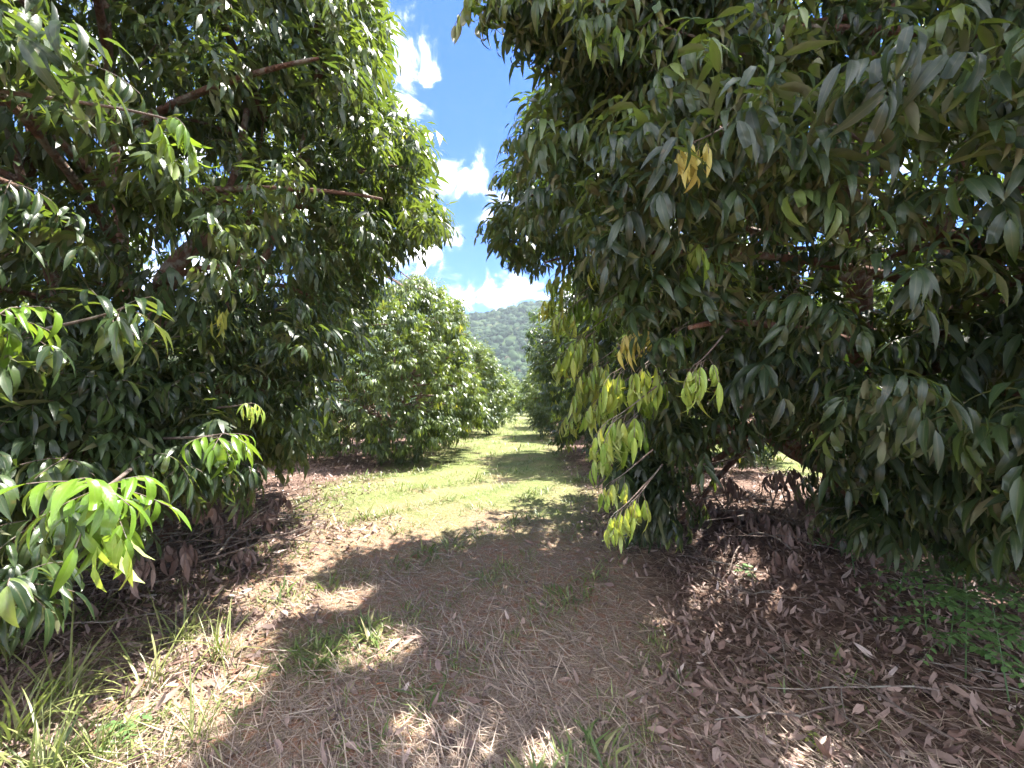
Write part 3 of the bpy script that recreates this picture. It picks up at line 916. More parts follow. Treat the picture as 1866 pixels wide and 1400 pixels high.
# left tree
HL = [(185, 890, 1.4, -0.9, 0.1, M_BRIGHT, 0.95, 9, 3, 0.42), (60, 960, 1.75, -0.8, 0.0, M_HERO, 1.0, 6, 2, 0.5), (410, 790, 2.3, -0.5, 0.15, M_BRIGHT, 1.0, 6, 2, 0.5), (330, 850, 2.5, -0.9, -0.1, M_HERO, 1.0, 6, 2, 0.5),
      (30, 560, 1.6, -0.4, 0.1, M_BRIGHT, 0.95, 5, 2, 0.5), (230, 560, 1.8, -0.3, 0.2, M_HERO, 1.0, 6, 2, 0.5), (70, 620, 1.9, -0.7, -0.3, M_HERO, 0.9, 4, 2, 0.8), (330, 225, 1.75, 0.05, -0.3, M_BRIGHT, 0.85, 3, 4, 1.4),
      (170, 120, 1.75, 0.0, -0.2, M_HERO, 1.0, 4, 3, 0.9), (60, 70, 1.7, -0.2, 0.0, M_HERO, 1.0, 5, 2, 0.8), (110, 840, 1.9, -0.8, 0.0, M_HERO, 1.0, 5, 2, 0.5), (20, 330, 1.8, -0.3, 0.0, M_HERO, 1.0, 5, 2, 0.8)]
for i, h in enumerate(HL):
    bough(tL1, bL1, *h[:5], h[5], h[6], h[7], h[8], h[9], seed=i, name='bough', label='bright yellow-green bough hanging low over the dry grass' if i == 0 else None, joined=i >= 8)
rb = np.random.default_rng(808)
for i, (px, py, Y) in enumerate([(90, 170, 2.2), (230, 330, 2.4), (60, 420, 2.1), (180, 450, 2.4), (320, 380, 3.0), (420, 250, 3.2), (480, 90, 3.2), (300, 60, 2.6), (560, 200, 4.0), (460, 480, 3.2), (380, 600, 3.0), (480, 600, 3.4),
                                 (560, 560, 3.8), (650, 600, 4.4), (560, 690, 4.0), (320, 700, 2.7), (180, 700, 2.3), (60, 740, 2.1), (270, 830, 2.4),  (20, 1060, 1.6), (360, 860, 2.7), (450, 850, 3.1), (660, 370, 4.6), (250, 210, 2.3)]):
    bough(tL1, bL1, px, py, Y, rb.normal(-0.6, 0.5), rb.uniform(-0.1, 0.4), M_HERO, rb.uniform(0.9, 1.1), 7, 3, rb.uniform(0.45, 0.8), back=0.6, seed=200 + i, joined=True, rad=0.007)
bough(tL1, bL1, 458, 735, 2.6, -0.6, 0.1, M_YOUNG, 0.55, 4, 2, 1.2, seed=40, name='young_shoot', label='bright yellow young shoot')
# right tree
HR = [(1255, 320, 1.75, 3.9, -0.2, M_HERO, 1.0, 6, 2, 1.5), (1560, 440, 2.2, 4.3, 0.0, M_HERO, 1.0, 6, 2, 0.5), (1570, 720, 2.4, 4.2, 0.1, M_HERO, 1.0, 7, 2, 0.5), (1790, 640, 2.4, 3.7, 0.1, M_HERO, 1.0, 6, 2, 0.5),
      (1380, 150, 1.5, 3.6, 0.0, M_HERO, 1.0, 6, 2, 1.0), (1620, 110, 1.45, 4.0, 0.1, M_HERO, 1.05, 6, 2, 0.7), (1790, 60, 1.6, 3.7, 0.2, M_HERO, 1.05, 6, 2, 0.6), (1000, -30, 1.7, 3.4, -0.2, M_HERO, 0.95, 6, 2, 1.5),
      (1180, 40, 1.7, 3.5, -0.1, M_HERO, 0.95, 6, 2, 1.4), (900, -20, 1.7, 3.3, -0.1, M_HERO, 0.85, 3, 2, 1.6), (1800, 250, 2.1, 3.8, 0.0, M_HERO, 0.95, 5, 2, 0.8), (1500, 240, 1.6, 3.9, 0.0, M_HERO, 1.0, 5, 2, 0.9)]
for i, h in enumerate(HR):
    bough(tR1, bR1, *h[:5], h[5], h[6] * 0.85, h[7], h[8], h[9], seed=60 + i, name='bough', joined=i >= 6)
for i, (px, py, Y) in enumerate([(1330, 330, 2.3), (1450, 330, 2.2), (1650, 360, 2.1), (1720, 180, 1.9), (1560, 30, 1.8), (1440, 60, 1.9), (1310, 120, 2.1), (1120, 120, 2.6), (1230, 180, 2.4), (1400, 520, 2.5), (1480, 600, 2.5), (1660, 520, 2.4),
                                 (1760, 480, 2.3), (1840, 560, 2.3), (1640, 620, 2.5), (1460, 720, 2.7), (1540, 830, 2.6), (1680, 760, 2.4), (1780, 790, 2.4), (1850, 830, 2.2), (1650, 890, 2.5), (1760, 920, 2.3), (1330, 620, 2.9), (1250, 520, 3.1), (1320, 720, 3.0), (1210, 800, 3.4),
                                 (1840, 160, 1.9), (1850, 400, 2.1)]):
    bough(tR1, bR1, px, py, Y, rb.normal(3.95, 0.45), rb.uniform(-0.15, 0.35), M_HERO, rb.uniform(0.85, 1.05), 7, 3, rb.uniform(0.5, 1.0), back=0.6, seed=260 + i, joined=True, rad=0.007)
for i, (px, py, Y) in enumerate([(872, -20, 1.75), (915, -10, 1.8), (955, 0, 1.9), (990, 15, 2.0), (1030, 20, 2.1), (1075, -10, 1.9), (1110, 30, 2.2), (1010, -60, 1.8), (930, 250, 4.2), (905, 318, 5.0), (880, 410, 5.1), (925, 460, 5.0), (1220, 860, 3.3), (1250, 790, 3.3), (1270, 920, 3.6), (1200, 930, 3.3), (1230, 960, 3.7), (1270, 850, 3.8), (1480, 860, 3.0), (1500, 930, 3.1), (1290, 560, 2.5), (1350, 570, 2.4)]):
    bough(tR1, bR1, px, py, Y, rb.normal(3.5, 0.3), -0.2, M_HERO, 0.85, 5, 3, 1.7, back=0.7, seed=320 + i, joined=True, rad=0.006)
YR = [(1050, 615, 3.9, M_YOUNG, 1.0), (1020, 570, 4.2, M_YOUNG, 0.9), (1075, 665, 3.8, M_YOUNG, 0.9), (1115, 680, 3.1, M_YOUNG, 0.9), (1165, 670, 3.1, M_YOUNG, 0.85), (1110, 765, 3.0, M_YOUNG, 1.0), (1150, 600, 2.8, M_GOLD, 0.7),
      (1265, 665, 2.5, M_YOUNG, 0.75), (1250, 262, 2.2, M_GOLD, 0.55), (1120, 935, 3.1, M_YOUNG, 0.75), (1150, 915, 3.1, M_YOUNG, 0.7), (1110, 880, 3.2, M_YOUNG, 0.65), (1300, 500, 3.4, M_YOUNG, 0.9), (1090, 470, 4.6, M_YOUNG, 1.0), (1190, 440, 4.0, M_YOUNG, 0.9),
      (1010, 500, 4.7, M_YOUNG, 1.0), (1045, 540, 4.5, M_BRIGHT, 1.0), (1095, 550, 4.3, M_BRIGHT, 1.0), (1175, 520, 4.1, M_BRIGHT, 0.9), (1240, 485, 3.9, M_BRIGHT, 0.9), (1290, 550, 3.7, M_BRIGHT, 0.9), (1340, 470, 3.6, M_YOUNG, 0.8),
      (1060, 700, 3.9, M_YOUNG, 0.9), (1085, 730, 3.7, M_YOUNG, 0.9), (1100, 810, 3.4, M_YOUNG, 0.9), (1140, 770, 3.3, M_BRIGHT, 0.9), (1040, 750, 4.6, M_YOUNG, 0.9), (1210, 330, 4.2, M_BRIGHT, 1.0), (1260, 240, 3.9, M_YOUNG, 1.0),
      (1160, 220, 4.3, M_BRIGHT, 0.9), (1030, 640, 4.2, M_YOUNG, 1.0), (1000, 540, 5.0, M_YOUNG, 1.0), (1230, 600, 3.6, M_BRIGHT, 0.9), (1180, 700, 3.4, M_BRIGHT, 0.9), (1420, 560, 3.2, M_BRIGHT, 0.8)]
for i, (px, py, Y, mat, s) in enumerate(YR):
    bough(tR1, bR1, px, py, Y - 0.85 if Y < 3.5 else Y * 0.74, 3.6 + 0.2 * math.sin(i * 2.1), -0.3, mat, s, 7, 2, 2.2, back=0.3, rise=-0.9, rad=0.005, joined=i not in (4, 7, 8), seed=90 + i, name='young_shoot', spread=0.55, label='golden young shoot' if mat is M_GOLD else None)


# ------------------------------------------------------------------ ground cover
def polar(n, d0, d1, a0, a1, r):
    d = np.exp(r.uniform(math.log(d0), math.log(d1), n))
    a = np.radians(r.uniform(a0, a1, n))
    return d * np.sin(a), d * np.cos(a), d


def vnoise(x, y, s, seed=0):
    return 0.5 + 0.25 * (np.sin(x * s + seed) * np.cos(y * s * 1.13 + seed * 2) + np.sin(x * s * 2.1 - y * s * 1.7 + seed * 3)) + 0.12 * np.sin(x * s * 4.7 + y * s * 4.1 + seed)


BLADE = [leaf_template([0.45], 0.085, d, cols=0) for d in (0.3, 0.9, 1.6)]
STRAW = [leaf_template([0.3, 0.65], 0.022, d, cols=0) for d in (0.1, 0.35, -0.3)]


def lane_u(x, y):
    return x - SLOPE * y


# grass in the lanes
r = np.random.default_rng(77)
x, y, d = polar(85000, 1.4, 62, -62, 62, r)
y2 = np.exp(r.uniform(math.log(2.6), math.log(45), 62000))
x2 = r.uniform(-4.4, 1.6, 62000) + SLOPE * y2
x, y, d = np.append(x, x2), np.append(y, y2), np.append(d, np.hypot(x2, y2))
u_ = lane_u(x, y) + 1.1 * (vnoise(x, y, 0.9, 1.3) - 0.5)
keep = ((u_ > -4.2) & (u_ < np.where(y < 2.7, 3.5, 1.3))) | (u_ > 5.8) & (u_ < 11) | (u_ < -9)
pn = vnoise(x, y, 1.4, 4.0)
keep &= r.random(len(x)) < np.clip(0.45 + 0.8 * sstep(y, 3.5, 8.0) + 0.6 * sstep(pn, 0.5, 0.75), 0, 1)
x, y, d = x[keep], y[keep], d[keep]
n = len(x)
P = np.stack([x, y, hgt(x, y) - 0.004], 1)
az = r.uniform(0, 6.283, n)
le = r.uniform(0.15, 1.25, n)
D = np.stack([np.cos(az) * np.cos(le), np.sin(az) * np.cos(le), np.sin(le)], 1)
N = np.stack([-np.cos(az) * np.sin(le), -np.sin(az) * np.sin(le), np.cos(le)], 1)
L = r.uniform(0.03, 0.085, n) * (0.8 + 0.045 * d) * (0.65 + 1.3 * vnoise(x, y, 2.6, 7.0) ** 3 * 2)
fr = [P, D, N, L, np.clip(r.normal(0.46, 0.27, n), 0, 1)]
V, T, A = leaves_mesh(fr, BLADE, r)
o = add_mesh('grass', V, T, M_BLADE, attr=A)
o['kind'], o['label'], o['category'] = 'stuff', 'short green and straw-tinged grass covering the lane between the tree rows', 'grass'
print('grass', len(T))

# mown straw lying flat
x, y, d = polar(80000, 1.3, 11, -62, 62, r)
u_ = lane_u(x, y) + 0.9 * (vnoise(x, y, 1.1, 2.3) - 0.5)
keep = (u_ > -4.4) & (u_ < np.where(y < 2.9, 5.0, 1.9)) & (r.random(len(x)) < 0.35 + 0.65 * sstep(-y, -8, -4))
keep &= r.random(len(x)) < 0.45 + 0.55 * sstep(vnoise(x, y, 1.9, 0.5), 0.35, 0.6)
x, y, d = x[keep], y[keep], d[keep]
n = len(x)
az = r.normal(2.6, 0.9, n)
le = r.normal(0.06, 0.13, n)
D = np.stack([np.cos(az) * np.cos(le), np.sin(az) * np.cos(le), np.sin(le)], 1)
N = unit(np.stack([r.normal(0, 0.3, n), r.normal(0, 0.3, n), np.ones(n)], 1))
fr = [np.stack([x, y, hgt(x, y) + r.uniform(0.002, 0.022, n)], 1), D, N, r.uniform(0.08, 0.32, n) * r.uniform(0.5, 1, n), np.clip(r.normal(0.5, 0.25, n), 0, 1)]
V, T, A = leaves_mesh(fr, STRAW, r)
o = add_mesh('straw', V, T, M_STRAW, attr=A)
o['kind'], o['label'], o['category'] = 'stuff', 'dry mown straw lying matted over the near part of the lane', 'straw'
print('straw', len(T))

# leaf litter below the rows
x, y, d = polar(80000, 1.5, 30, -64, 64, r)
u_ = lane_u(x, y) + 0.8 * (vnoise(x, y, 1.3, 3.3) - 0.5)
w1 = np.maximum(sstep(u_, 0.5, 1.5) * (0.4 + 0.6 * sstep(y, 1.8, 3.0)), sstep(-u_ + 1.1 * sstep(-y, -7.0, -5.0), 2.6, 3.8))
w1 = w1 * np.where((u_ < 0) & (y < 2.4), 0.45, 1)
w1 = np.where((u_ > 6) | (u_ < -9), 0.05, w1)
w1 = np.maximum(w1, np.where(y < 5, 0.03, 0.006))
keep = r.random(len(x)) < w1
x, y, d = x[keep], y[keep], d[keep]
n = len(x)
az = r.uniform(0, 6.283, n)
le = r.normal(0.05, 0.3, n)
D = np.stack([np.cos(az) * np.cos(le), np.sin(az) * np.cos(le), np.sin(le)], 1)
N = unit(np.stack([r.normal(0, 0.45, n), r.normal(0, 0.45, n), np.ones(n) * r.choice([1, 1, -1], n)], 1))
fr = [np.stack([x, y, hgt(x, y) + r.uniform(0.005, 0.05, n)], 1), D, N, r.uniform(0.03, 0.125, n) * (1 + 0.02 * d), np.clip(r.normal(0.45, 0.27, n), 0, 1)]
V, T, A = leaves_mesh(fr, LEAF_DRY, r)
o = add_mesh('leaf_litter', V, T, M_DEAD, attr=A)
o['kind'], o['label'], o['category'] = 'stuff', 'brown fallen leaves carpeting the ground under the tree rows', 'leaf litter'
print('litter', len(T))


# ------------------------------------------------------------------ single things on the ground
def flat_leaf(name, px, py, L, az, mat, k, label, group, lift=0.02, seed=0):
    r = np.random.default_rng(seed + 31)
    x, y = gnd(px, py)
    P = np.array((x, y, float(hgt(x, y)) + lift))
    D = unit(np.array((math.cos(az), math.sin(az), r.normal(0.05, 0.12))))
    N = unit(np.array((r.normal(0, 0.3), r.normal(0, 0.3), 1.0)))
    N = unit(N - D * np.dot(N, D))
    Y = np.cross(N, D)
    o = bpy.data.objects.new(name, hero_mesh(mat, k))
    COL.objects.link(o)
    o.matrix_world = Matrix(((D[0] * L, Y[0] * L, N[0] * L, P[0]), (D[1] * L, Y[1] * L, N[1] * L, P[1]), (D[2] * L, Y[2] * L, N[2] * L, P[2]), (0, 0, 0, 1)))
    o['label'], o['category'] = label, 'fallen leaf'
    if group:
        o['group'] = group
    return o


flat_leaf('fallen_leaf', 1588, 1290, 0.13, 1.5, M_ORANGE, 1, 'orange fallen leaf standing upright in the dark litter at lower right', None)
flat_leaf('fallen_leaf', 252, 1245, 0.13, 0.2, M_ORANGE, 0, 'orange-red fallen leaf among bleached leaves at lower left', None)
flat_leaf('fallen_leaf', 685, 1228, 0.09, 0.5, M_ORANGE, 3, 'pinkish orange leaf alone on the straw left of centre', None)
flat_leaf('fallen_leaf', 1480, 1250, 0.14, 0.1, M_ORANGE, 3, 'tan orange leaf beside the pale crumpled leaf', None)
flat_leaf('fallen_leaf', 1545, 1240, 0.10, 1.0, M_PALE, 4, 'pale grey crumpled leaf on the dark litter', None)
flat_leaf('fallen_leaf', 1430, 1362, 0.10, 0.4, M_PALE, 2, 'pale grey crumpled leaf at the bottom edge of the litter', None)
flat_leaf('fallen_leaf', 1740, 1310, 0.19, 2.2, M_DEAD, 0, 'long brown fallen leaf at far lower right', None)
flat_leaf('fallen_leaf', 905, 1330, 0.13, 1.45, M_DEAD, 1, 'narrow brown leaf upright in the straw, lower centre', None)
flat_leaf('fallen_leaf', 1775, 1365, 0.17, 2.9, M_DEAD, 3, 'curled tan leaf lying flat in the lower right corner', None)
r = np.random.default_rng(12)
for i in range(110):
    if i < 80:
        px, py = r.uniform(1050, 1820), r.uniform(1090, 1390)
        if (px - 1050) < (py - 1090) * 0.2:
            continue
    else:
        px, py = r.uniform(480, 1100), r.uniform(1080, 1390)
    flat_leaf('dry_leaf', px, py, r.uniform(0.10, 0.16), r.uniform(0, 6.28), M_DEAD, int(r.integers(0, 5)), 'brown dry leaf lying on the shaded straw and litter in front', 'dry leaves scattered over the near ground', lift=r.uniform(0.012, 0.04), seed=i)
for i in range(26):
    px, py = r.uniform(170, 300), r.uniform(1190, 1300)
    flat_leaf('bleached_leaf', px, py, r.uniform(0.07, 0.11), r.uniform(0, 6.28), M_DEAD if i % 3 else M_PALE, int(r.integers(0, 5)), 'bleached dry leaf in the sunlit patch at lower left', 'bleached leaves by the tall grass', lift=0.02, seed=300 + i)


# twigs of the brush heap
def twig(px, py, L, az, rad, label, group, lift=0.05, tilt=0.05, seed=0, forks=2):
    r = np.random.default_rng(seed + 900)
    x, y = gnd(px, py)
    n = 9
    s = np.linspace(-0.5, 0.5, n)
    d = np.array((math.cos(az), math.sin(az)))
    sd = np.array((-d[1], d[0]))
    bow = r.normal(0, 0.05) * L
    pts = np.zeros((n, 3))
    pts[:, 0] = x + d[0] * s * L + sd[0] * bow * np.cos(s * 3.1) + r.normal(0, 0.008, n)
    pts[:, 1] = y + d[1] * s * L + sd[1] * bow * np.cos(s * 3.1) + r.normal(0, 0.008, n)
    pts[:, 2] = hgt(pts[:, 0], pts[:, 1]) + lift + (s + 0.5) * L * tilt + np.abs(r.normal(0, 0.006, n))
    org = pts[0].copy()
    V, T = tube(pts - org, np.linspace(rad, rad * 0.45, n), 6)
    o = add_mesh('fallen_twig', V, T, M_TWIG, loc=org)
    o['label'], o['category'], o['group'] = label, 'twig', group
    for f in range(forks):
        i0 = int(r.integers(3, 7))
        p0 = pts[i0]
        fd = unit(np.array((d[0] * 0.8 + sd[0] * r.choice([-1, 1]) * 0.6, d[1] * 0.8 + sd[1] * r.choice([-1, 1]) * 0.6, 0.25 + tilt)))
        q = p0 + fd[None] * np.linspace(0, L * r.uniform(0.2, 0.4), 5)[:, None] + r.normal(0, 0.006, (5, 3))
        V, T = tube(q - p0, np.linspace(rad * 0.6, rad * 0.3, 5), 5)
        add_mesh('side_twig', V, T, M_TWIG, o, loc=p0 - org)
    return o


r = np.random.default_rng(44)
for i in range(64):
    px = r.uniform(20, 560)
    py = 1120 - (px / 560) * 170 + r.uniform(-70, 60)
    twig(px, py, r.uniform(0.5, 1.6), r.normal(0.5, 0.55), r.uniform(0.004, 0.011), 'bare grey-brown twig lying in the brush heap under the left tree', 'twigs of the brush heap at left', lift=r.uniform(0.02, 0.3), tilt=r.uniform(-0.1, 0.45), seed=i)
twig(255, 1105, 0.22, 0.1, 0.016, 'short pale broken stick on the dark litter at left', 'single sticks', lift=0.05, seed=101, forks=0)
twig(190, 1150, 1.1, 0.15, 0.007, 'long thin pale twig arching over the litter at left', 'single sticks', lift=0.08, seed=102)
twig(1050, 1175, 0.75, 2.3, 0.0045, 'thin straight grey-green twig on the straw in mid-lane', 'single sticks', lift=0.03, seed=103, forks=0)
for i in range(26):
    px, py = r.uniform(1300, 1860), r.uniform(1010, 1330)
    twig(px, py, r.uniform(0.4, 1.1), r.normal(2.6, 0.5), r.uniform(0.003, 0.007), 'thin dry twig lying in the litter under the right tree', 'twigs in the right-hand litter', lift=r.uniform(0.02, 0.1), tilt=r.uniform(-0.02, 0.1), seed=200 + i)


# dead boughs with hanging brown leaves
def dead_bough(px, py, Y, az, el, scale, label, seed, nr=5, pairs=2, mat=M_DEAD, down=1.4):
    r = np.random.default_rng(seed + 70)
    tip = at(px, py, Y)
    x, y = tip[0] - math.cos(az) * 0.5, tip[1] - math.sin(az) * 0.5
    base = np.array((x, y, float(hgt(x, y))))
    root = empty('dead_branch', base, label, 'branch', 'dead branches with brown leaves')
    P, D, N, L, R = spray_frames(el, down, nr, pairs, scale, seed, 0.7)
    rz = rotz(np.array([az]))[0]
    P, D, N = tip + P @ rz.T, D @ rz.T, N @ rz.T
    parts = [tube(bezier(base, base + (tip - base) * 0.3 + np.array((0, 0, 0.1)), tip - (tip - base) * 0.2 + np.array((0, 0, 0.08)), tip, 8), np.linspace(0.009, 0.004, 8), 6)]
    parts += [tube(tip + q @ rz.T, 0.002, 4) for q in R]
    V, T = join(parts)
    add_mesh('stem', V - base, T, M_TWIG, root)
    for i in range(len(P)):
        leaf_obj(root, base, P[i], D[i], N[i], L[i], mat, r)


DB = [(420, 930, 4.3, 0.3, 0.2), (485, 925, 4.6, -0.4, 0.3), (370, 905, 4.0, -0.9, 0.3), (1290, 905, 4.6, 3.9, 0.3), (1350, 975, 4.0, 4.2, 0.3), (1440, 850, 4.4, 4.6, 0.4), (1500, 930, 3.9, 4.4, 0.2), (1390, 930, 4.1, 3.6, 0.3), (1560, 960, 3.6, 4.3, 0.2), (1330, 1040, 3.6, 4.0, 0.2), (1440, 1000, 3.6, 4.9, 0.2), (330, 985, 3.6, -0.2, 0.2), (540, 950, 4.9, 0.1, 0.2), (450, 1000, 3.9, -1.0, 0.1), (250, 1010, 3.2, -0.5, 0.2), (1330, 870, 4.6, 4.3, 0.3), (1410, 860, 4.9, 3.8, 0.3), (1470, 900, 4.6, 4.8, 0.3), (1360, 920, 4.3, 4.9, 0.2), (1430, 950, 3.9, 3.9, 0.2), (430, 890, 4.6, 0.8, 0.3), (510, 900, 5.2, 0.4, 0.3)]
WHERE = ['hanging over the left brush heap', 'propped at the lane end of the left brush heap', 'behind the left brush heap under the boughs', 'beside the yellow-tipped skirt of the right tree', 'on the front of the right litter heap',
         'at the back of the right litter heap', 'right of the litter heap top', 'on top of the right litter heap', 'in deep shade right of the litter heap', 'low on the lane side of the right litter heap', 'at the foot of the right litter heap', 'in the dark middle of the left brush heap', 'nearest the grass end of the left brush heap', 'low on the front of the left brush heap', 'under the bright yellow-green bough', 'on the far lane side of the right litter heap', 'highest at the back of the right litter heap', 'behind the right litter heap near the trunk', 'in the middle of the right litter heap', 'low in the front middle of the right litter heap', 'highest in the left brush heap', 'at the far grass end of the left brush heap']
for i, (px, py, Y, az, el) in enumerate(DB):
    dead_bough(px, py, Y, az, el, 1.15, 'dead branch with brown drooping leaves ' + WHERE[i], 400 + i)


# tall grass tufts
BL_T = [leaf_template([0.12, 0.3, 0.5, 0.7, 0.87], 0.019, d, cols=0) for d in (0.7, 1.2, 1.8, 0.3)]
BL_M = []
for tv, tt, tu in BL_T:
    A = np.zeros((len(tv), 3))
    A[:, :2] = tu
    A[:, 2] = 0.72
    BL_M.append(mesh_of('blade', tv, tt, A, M_BLADE))


def tuft(px, py, n, h, label, seed, lean=0.5):
    r = np.random.default_rng(seed + 15)
    x, y = gnd(px, py)
    base = np.array((x, y, float(hgt(x, y)) - 0.01))
    root = empty('grass_tuft', base, label, 'grass tuft', 'tufts of tall grass')
    for k in range(n):
        az = r.uniform(0, 6.283)
        le = 1.45 - abs(r.normal(0, lean))
        D = np.array((math.cos(az) * math.cos(le), math.sin(az) * math.cos(le), math.sin(le)))
        N = np.array((-math.cos(az) * math.sin(le), -math.sin(az) * math.sin(le), math.cos(le)))
        Y = np.cross(N, D)
        L = h * r.uniform(0.5, 1.1)
        wd = r.uniform(0.7, 1.3)
        off = r.normal(0, 0.035, 2)
        o = bpy.data.objects.new('blade', BL_M[int(r.integers(0, 4))])
        COL.objects.link(o)
        o.parent = root
        o.matrix_local = Matrix(((D[0] * L, Y[0] * L * wd, N[0] * L, off[0]), (D[1] * L, Y[1] * L * wd, N[1] * L, off[1]), (D[2] * L, Y[2] * L * wd, N[2] * L, 0), (0, 0, 0, 1)))


for i, (px, py, n, h, lab) in enumerate([
        (325, 1165, 16, 0.42, 'tall arching green grass tuft at the edge of the dark brush heap'), (400, 1190, 14, 0.38, 'upright bright green grass tuft just right of the brush heap'),
        (360, 1330, 16, 0.34, 'wispy grass tuft with dark stems at lower left of the lane'), (120, 1260, 14, 0.5, 'long thin straw-green tuft leaning over the brush at far left'),
        (20, 1340, 22, 0.5, 'dense grass tuft cut by the left picture edge'), (190, 1370, 16, 0.3, 'short lush grass tuft at the bottom left'), (270, 1250, 12, 0.4, 'sparse long-bladed tuft beside the bleached leaves'),
        (660, 1395, 9, 0.22, 'broad-bladed low tuft at the bottom edge left of centre'), (1195, 1340, 9, 0.2, 'small upright green tuft in the straw right of centre'), (500, 975, 9, 0.28, 'little yellow-green tuft beyond the brush heap'),
        (1110, 900, 10, 0.2, 'small tuft at the skirt of the right-hand tree'), (840, 1060, 9, 0.14, 'low green tuft in the shadow in mid-lane'), (680, 1000, 10, 0.14, 'small bright tuft on the sunlit lane edge'), (975, 1030, 9, 0.15, 'low tuft in the shade right of mid-lane'),
        (1490, 1200, 8, 0.16, 'thin dark tuft poking through the right-hand litter'), (620, 1260, 8, 0.16, 'thin tuft in the straw left of centre'), (80, 1400, 18, 0.4, 'tall grass tuft at the bottom left corner')]):
    tuft(px, py, int(n * (3.2 if px < 450 else 1.3)), h * (1.2 if px < 450 else 1.0), lab, i)


# seedlings and pinnate weeds
def pinnate(root, base, p0, az, el, L, nl, lw, mat, r, droop=1.2):
    """one frond: curved rachis and rounded leaflets in pairs, one mesh"""
    d = np.array((math.cos(az), math.sin(az), 0))
    n = nl
    pts = [p0]
    e = el
    for i in range(n):
        e -= droop / n
        pts.append(pts[-1] + (d * math.cos(e) + np.array((0, 0, math.sin(e)))) * L / n)
    pts = np.array(pts)
    tv, tt, tu = leaf_template([0.35, 0.75], 0.55, 0.3, cols=0)
    parts = [tube(pts, np.linspace(0.0022, 0.001, len(pts)), 4)]
    att = [np.tile((1.0, 0.5, 0.3), (len(parts[0][0]), 1))]
    sd = np.array((-d[1], d[0], 0))
    for i in range(1, len(pts)):
        for sg in (-1, 1):
            D = unit(d * 0.35 + sd * sg + np.array((0, 0, r.normal(-0.15, 0.2))))
            N = unit(np.array((0, 0, 1.0)) + r.normal(0, 0.2, 3))
            N = unit(N - D * np.dot(N, D))
            Y = np.cross(N, D)
            ll = lw * r.uniform(0.8, 1.2) * (1 - 0.4 * i / len(pts))
            V = pts[i] + ll * (tv[:, :1] * D + tv[:, 1:2] * Y + tv[:, 2:] * N)
            parts.append((V, tt))
            att.append(np.column_stack([tu, np.full(len(tv), np.clip(r.normal(0.5, 0.2), 0, 1))]))
    V, T = join(parts)
    add_mesh('frond', V - base, T, mat, root, attr=np.vstack(att))


def weed(px, py, Y, hgt_, nf, L, label, seed, group, az0=0.0, spread=6.28, nl=8, lw=0.035, mat=M_FERN):
    r = np.random.default_rng(seed + 3)
    if Y is None:
        x, y = gnd(px, py)
    else:
        q = at(px, py, Y)
        x, y = q[0], q[1]
    base = np.array((x, y, float(hgt(x, y)) - 0.01))
    root = empty('weed_plant', base, label, 'plant', group)
    lean = r.normal(0, 0.06, 2)
    st = base + np.linspace(0, 1, 6)[:, None] * np.array((lean[0], lean[1], hgt_))
    V, T = tube(st, np.linspace(0.005, 0.002, 6), 5)
    add_mesh('stem', V - base, T, M_FERN, root)
    for k in range(nf):
        f = 0.25 + 0.75 * (k + 1) / nf
        p0 = base + np.array((lean[0], lean[1], hgt_)) * f
        pinnate(root, base, p0, az0 + spread * (k * 0.382 % 1.0), r.uniform(0.1, 0.9), L * r.uniform(0.7, 1.1), nl, lw, mat, r)


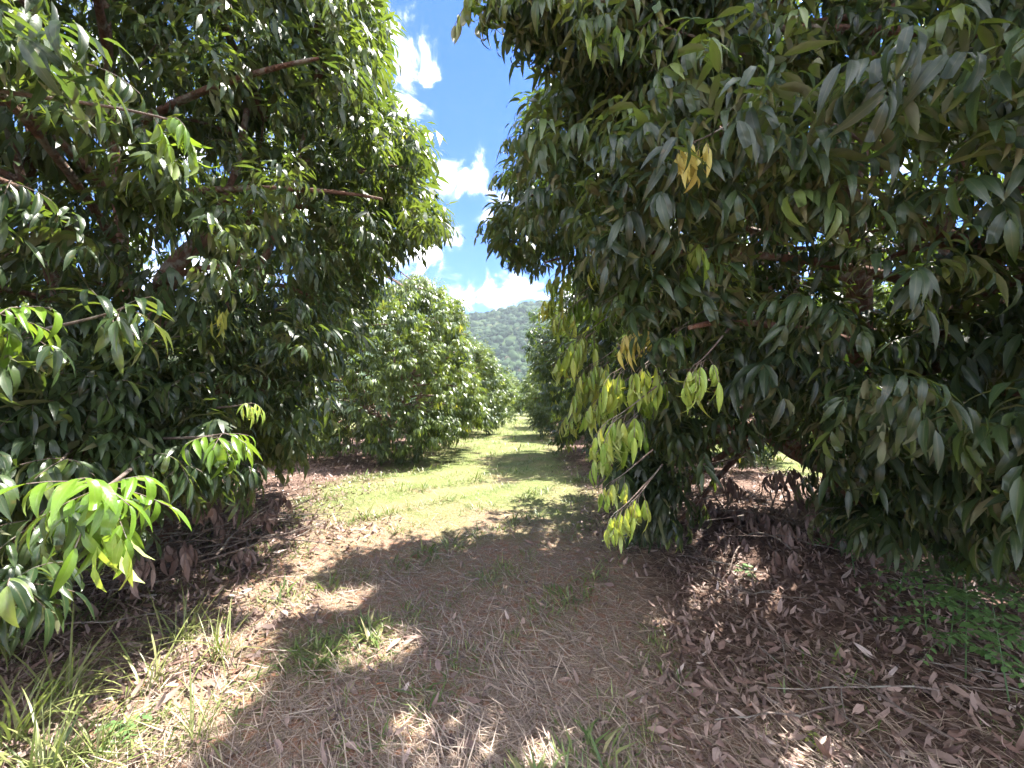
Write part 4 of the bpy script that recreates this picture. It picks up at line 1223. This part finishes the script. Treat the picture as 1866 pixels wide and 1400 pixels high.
WD = [(1640, 1110, 0.55, 9, 0.34, 'bright green pinnate weed standing at the dark edge of the right-hand litter'), (1690, 1180, 0.42, 9, 0.30, 'bushy pinnate weed with round leaflets, middle of the weed patch'), (1760, 1250, 0.32, 10, 0.28, 'low feathery weed spreading over the litter at the right edge'),
      (1840, 1290, 0.28, 8, 0.26, 'small feathery weed in the lower right corner'), (1620, 1040, 0.75, 9, 0.36, 'tall dim weed with a grey stem under the right tree'), (1830, 1160, 0.45, 9, 0.32, 'dark leafy weed at the right picture edge'), (1560, 1090, 0.3, 7, 0.24, 'small dim weed left of the weed patch'),
      (1760, 1120, 0.5, 8, 0.3, 'shaded weed behind the bushy one'), (1590, 1010, 0.6, 9, 0.34, 'dim tall weed where the litter meets the dark boughs'), (1700, 1060, 0.65, 9, 0.36, 'tall feathery weed behind the grey-stemmed one'), (1800, 1070, 0.6, 9, 0.36, 'dark tall weed under the lowest right bough'), (1730, 1215, 0.38, 10, 0.28, 'spreading pale green weed in front of the weed patch')]
for i, (px, py, h, nf, L, lab) in enumerate(WD):
    weed(px, py, None, h * 1.75, int(nf * 1.6), L * 1.4, lab, i, 'pinnate weeds under the right tree', lw=0.058)
weed(1355, 1075, None, 0.12, 5, 0.12, 'tiny bright seedling in the lit leaf litter', 31, 'seedlings', nl=4, lw=0.05)
weed(520, 960, None, 0.36, 8, 0.26, 'leafy green sapling at the lane end of the brush heap', 32, 'seedlings', nl=4, lw=0.09, mat=M_LEAF)
weed(555, 945, None, 0.2, 6, 0.18, 'small pale sapling on the grass edge past the brush heap', 33, 'seedlings', nl=4, lw=0.07, mat=M_YOUNG)
weed(215, 1320, None, 0.08, 6, 0.12, 'low light-green weed among grass at lower left', 34, 'seedlings', nl=4, lw=0.05)
weed(75, 1245, None, 0.10, 5, 0.12, 'little weed with a yellowed leaf at far left', 35, 'seedlings', nl=3, lw=0.06, mat=M_YOUNG)
weed(1485, 1345, None, 0.05, 4, 0.07, 'tiny fresh green sprout in the straw at lower right', 36, 'seedlings', nl=3, lw=0.04, mat=M_YOUNG)

# ------------------------------------------------------------------ thin humid air: the hill pales with distance
hz = np.array([(a, b, c) for a in (-950, 1050) for b in (-30, 1010) for c in (-25, 215)], float)
hq = np.array([(0, 1, 3), (0, 3, 2), (4, 6, 7), (4, 7, 5), (0, 4, 5), (0, 5, 1), (2, 3, 7), (2, 7, 6), (0, 2, 6), (0, 6, 4), (1, 5, 7), (1, 7, 3)])
ma = bpy.data.materials.new('thin_haze')
ma.use_nodes = True
t = NT(ma.node_tree)
t.n.clear()
pv = t.new('ShaderNodeVolumePrincipled', {'Color': (0.78, 0.91, 1.0, 1), 'Density': 0.00026})
t.new('ShaderNodeOutputMaterial', {'Volume': pv.outputs[0]})
o = add_mesh('haze', hz, hq, ma, smooth=False)
o['kind'] = 'stuff'
bpy.context.view_layer.update()
print('TRIS', sum(len(o.data.polygons) for o in SC.objects if o.type == 'MESH'), 'OBJ', len(SC.objects))
